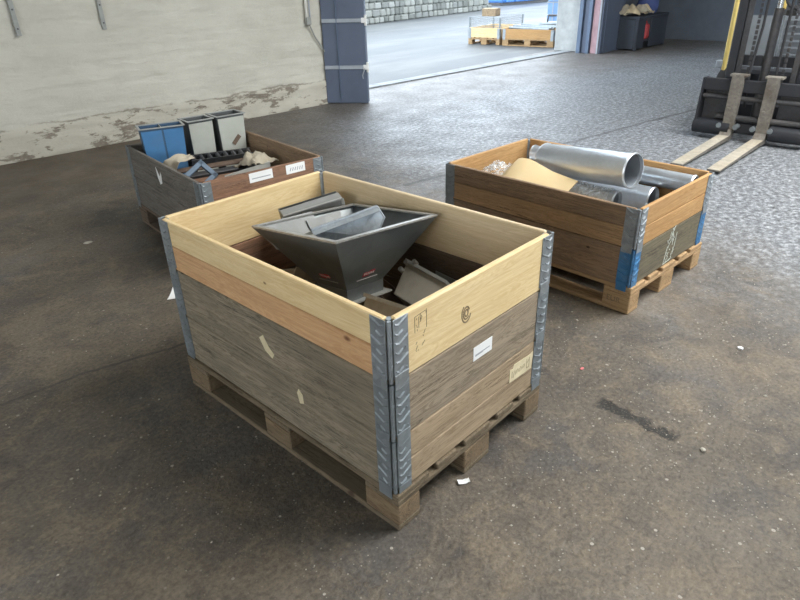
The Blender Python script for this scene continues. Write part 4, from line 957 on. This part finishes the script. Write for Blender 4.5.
for k in range(4):
    tag(MB().tube([(0, 0, 0), (0.0, 0.95, 0.02)], 0.03, 10).build('steel_tube', 'galv_old', None, True, (11.75+0.14*k, 6.62+0.02*k, 0.335+0.02*(k % 2)), (0, 0, R(6-3*k))), 'grey steel tube lying in the single orange collar in the yard', 'tube', 'steel tubes in the yard collar')
tm = thing('machine_part', 'grey metal machine part behind the loads in the yard', 'machine part', (13.2, 7.2, 0.0), 0.2)
MB().chbox((0, 0, 0.2), (0.5, 0.9, 0.36), 0.03).build('casing', 'galv_old', tm); MB().tube([(-0.05, -0.3, 0.38), (-0.05, -0.28, 0.52), (-0.05, 0.28, 0.52), (-0.05, 0.3, 0.38)], 0.025, 8).build('handle', 'dark_steel', tm, True)
for x in (-0.18, 0.18):
    MB().chbox((x, 0, 0.012), (0.08, 0.8, 0.02), 0.003).build('foot', 'dark_steel', tm)

# blue plastic crates, one stack
for k, lbx in enumerate(('lowest blue plastic crate of the stack beside the gateway pier', 'second blue plastic crate from the ground in the stack beside the gateway pier', 'third blue plastic crate from the ground in the stack beside the gateway pier', 'topmost blue plastic crate of the stack beside the gateway pier')):
    cr = thing('plastic_crate', lbx, 'crate', (16.35, 8.95, k*0.33), R(20), 'stack of blue crates in the yard')
    m = MB(); quad_frustum(m, 0.6, 0.8, 0.58, 0.78, 0.31, 0.008, 0.01); m.box((0, 0, 0.014), (0.57, 0.77, 0.012)); m.build('tub', 'crate_blue', cr)
    m = MB(); quad_frustum(m, 0.63, 0.83, 0.63, 0.83, 0.03, 0.02, 0.30); m.build('rim', 'band', cr)
    for y in (-0.25, 0, 0.25): MB().box((-0.306, y, 0.16), (0.016, 0.03, 0.27)).build('rib', 'band', cr)
# skip and stone wall
skp = thing('skip_container', 'blue steel skip standing far out in the yard', 'skip', (25.2, 17.2, 0.0), R(-3))
m = MB(); m.slab([(0, 0, 0.12), (4.2, 0, 0.12), (4.2, 0, 1.5), (0, 0, 1.5)], 0.05); m.slab([(0, 0, 0.12), (0, 1.8, 0.12), (0, 1.8, 1.5), (0, 0, 1.5)][::-1], 0.05)
m.slab([(4.2, 0, 0.12), (4.2, 1.8, 0.12), (4.2, 1.8, 1.5), (4.2, 0, 1.5)], 0.05); m.slab([(0, 1.8, 0.12), (4.2, 1.8, 0.12), (4.2, 1.8, 1.5), (0, 1.8, 1.5)][::-1], 0.05); m.box((2.1, 0.9, 0.15), (4.2, 1.8, 0.06)); m.build('hull', 'skip_blue', skp)
for i in range(6): MB().box((0.25+i*0.74, -0.04, 0.8), (0.1, 0.08, 1.3)).build('rib', 'skip_blue', skp)
MB().box((2.1, 0.9, 0.06), (4.3, 1.6, 0.12)).build('skid', 'dark_steel', skp)
sw = struct(MB().slab([(9.2, 14.52, -0.02), (22.6, 16.10, -0.02), (22.6, 16.10, 1.9), (9.2, 14.52, 1.9)], 0.5).build('wall_outside', 'stone_mortar'))
sm = []
for k in range(5):
    m = MB(); rs = random.Random(40+k); m.chbox((0, 0, 0), (1, 1, 1), 0.16); m.v = [tuple(c*(1+rs.uniform(-0.09, 0.09)) for c in p) for p in m.v]; sm.append(m.mesh('stone', 'stone'))
rs = random.Random(2); ang = math.atan2(1.58, 13.4)
z = 0.0
for row in range(4):
    h = (0.19, 0.24, 0.2, 0.26)[row]; x = 9.3+row*0.07
    while x < 22.4:
        w = rs.uniform(0.22, 0.46)
        o = obj('stone', rs.choice(sm), sw, (x+w/2, 14.52+(x+w/2-9.2)*1.58/13.4-0.0, z+h/2), (0, 0, ang)); o.scale = (w*0.92, 0.16, h*0.9)
        x += w
    z += h

# ------------------------------------------------------------------ small things on the floor
def pebble(name, label, cat, mat, x, y, sx_, sy_, sz, seed):
    m = MB(); rs = random.Random(seed); n = 9; rings = [(0.0, 0.75), (0.25, 1.0), (0.65, 0.9), (0.95, 0.45)]
    vs = [(math.cos(q*2*math.pi/n)*r_*sx_/2*rs.uniform(.88, 1.12), math.sin(q*2*math.pi/n)*r_*sy_/2*rs.uniform(.88, 1.12), zz*sz) for zz, r_ in rings for q in range(n)]
    m.add(vs, [(i*n+q, i*n+(q+1) % n, (i+1)*n+(q+1) % n, (i+1)*n+q) for i in range(3) for q in range(n)]+[tuple(3*n+q for q in range(n)), tuple(range(n))[::-1]])
    return tag(m.build(name, mat, None, True, (x, y, 0.0005), (0, 0, seed)), label, cat)
pebble('pebble', 'pale pebble on the bare floor beyond the dark oily stain', 'pebble', 'pebble', 0.978, -0.567, 0.022, 0.018, 0.012, 1)
pebble('pebble', 'white pebble on the floor between the tan pallet and the dark stain', 'pebble', 'paper', 1.759, -0.444, 0.026, 0.02, 0.012, 2)
pebble('plastic_chip', 'pink plastic chip on the floor beside the grey collar box', 'chip', 'pink_chip', 1.161, 0.005, 0.022, 0.012, 0.006, 3)
tag(MB().grid(lambda u, v: ((u-0.5)*0.040, (v-0.5)*0.020, 0.004+0.010*abs(u-0.45)+0.006*noise.noise(Vector((u*4, v*4, 2)))), 8, 5, 0.001).build('paper_scrap', 'paper', None, True, (0.295, -0.030, 0.0), (0, 0, R(-35))), 'white paper scrap on the floor by the middle pallet block', 'paper scrap')
tag(MB().grid(lambda u, v: ((u-0.5)*0.10, (v-0.5)*0.07*(1-u), 0.003+0.03*u*u), 8, 5, 0.001).build('paper_scrap', 'paper', None, True, (0.36, 2.02, 0.0), (0, 0, R(60))), 'white paper scrap on the floor between the pine-collared box and the slate grey one', 'paper scrap')
pebble('pebble', 'pale flake on the floor beside the slate grey collar box', 'flake', 'pebble', 0.37, 3.162, 0.06, 0.04, 0.008, 6)
rs = random.Random(21); m = MB()
for i in range(900):
    x = rs.uniform(-0.8, 3.4); y = rs.uniform(-1.2, 4.2)
    if rs.random() < 0.55: x = rs.gauss(1.5, 0.7); y = rs.gauss(-0.55, 0.35)
    k = rs.uniform(0.0018, 0.0055)*(1.8 if rs.random() < 0.06 else 1); a = rs.uniform(0, 6.3)
    if (-0.03 < x < 0.84 and -0.05 < y < 1.25) or (1.68 < x < 2.62 and 0.0 < y < 1.32) or (0.6 < x < 1.65 and 1.9 < y < 3.35): continue
    c, s2 = math.cos(a), math.sin(a); q = [(1, 0), (0.1, 0.7), (-0.9, 0.1), (-0.1, -0.6)]
    m.add([(x+(u*c-v*s2)*k, y+(u*s2+v*c)*k, 0.0006) for u, v in q]+[(x, y, 0.0006+k*0.7)], [(0, 1, 4), (1, 2, 4), (2, 3, 4), (3, 0, 4), (3, 2, 1, 0)])
tag(m.build('floor_grit', 'pebble'), 'pale grit scattered over the dark concrete floor', 'grit', None, 'stuff')
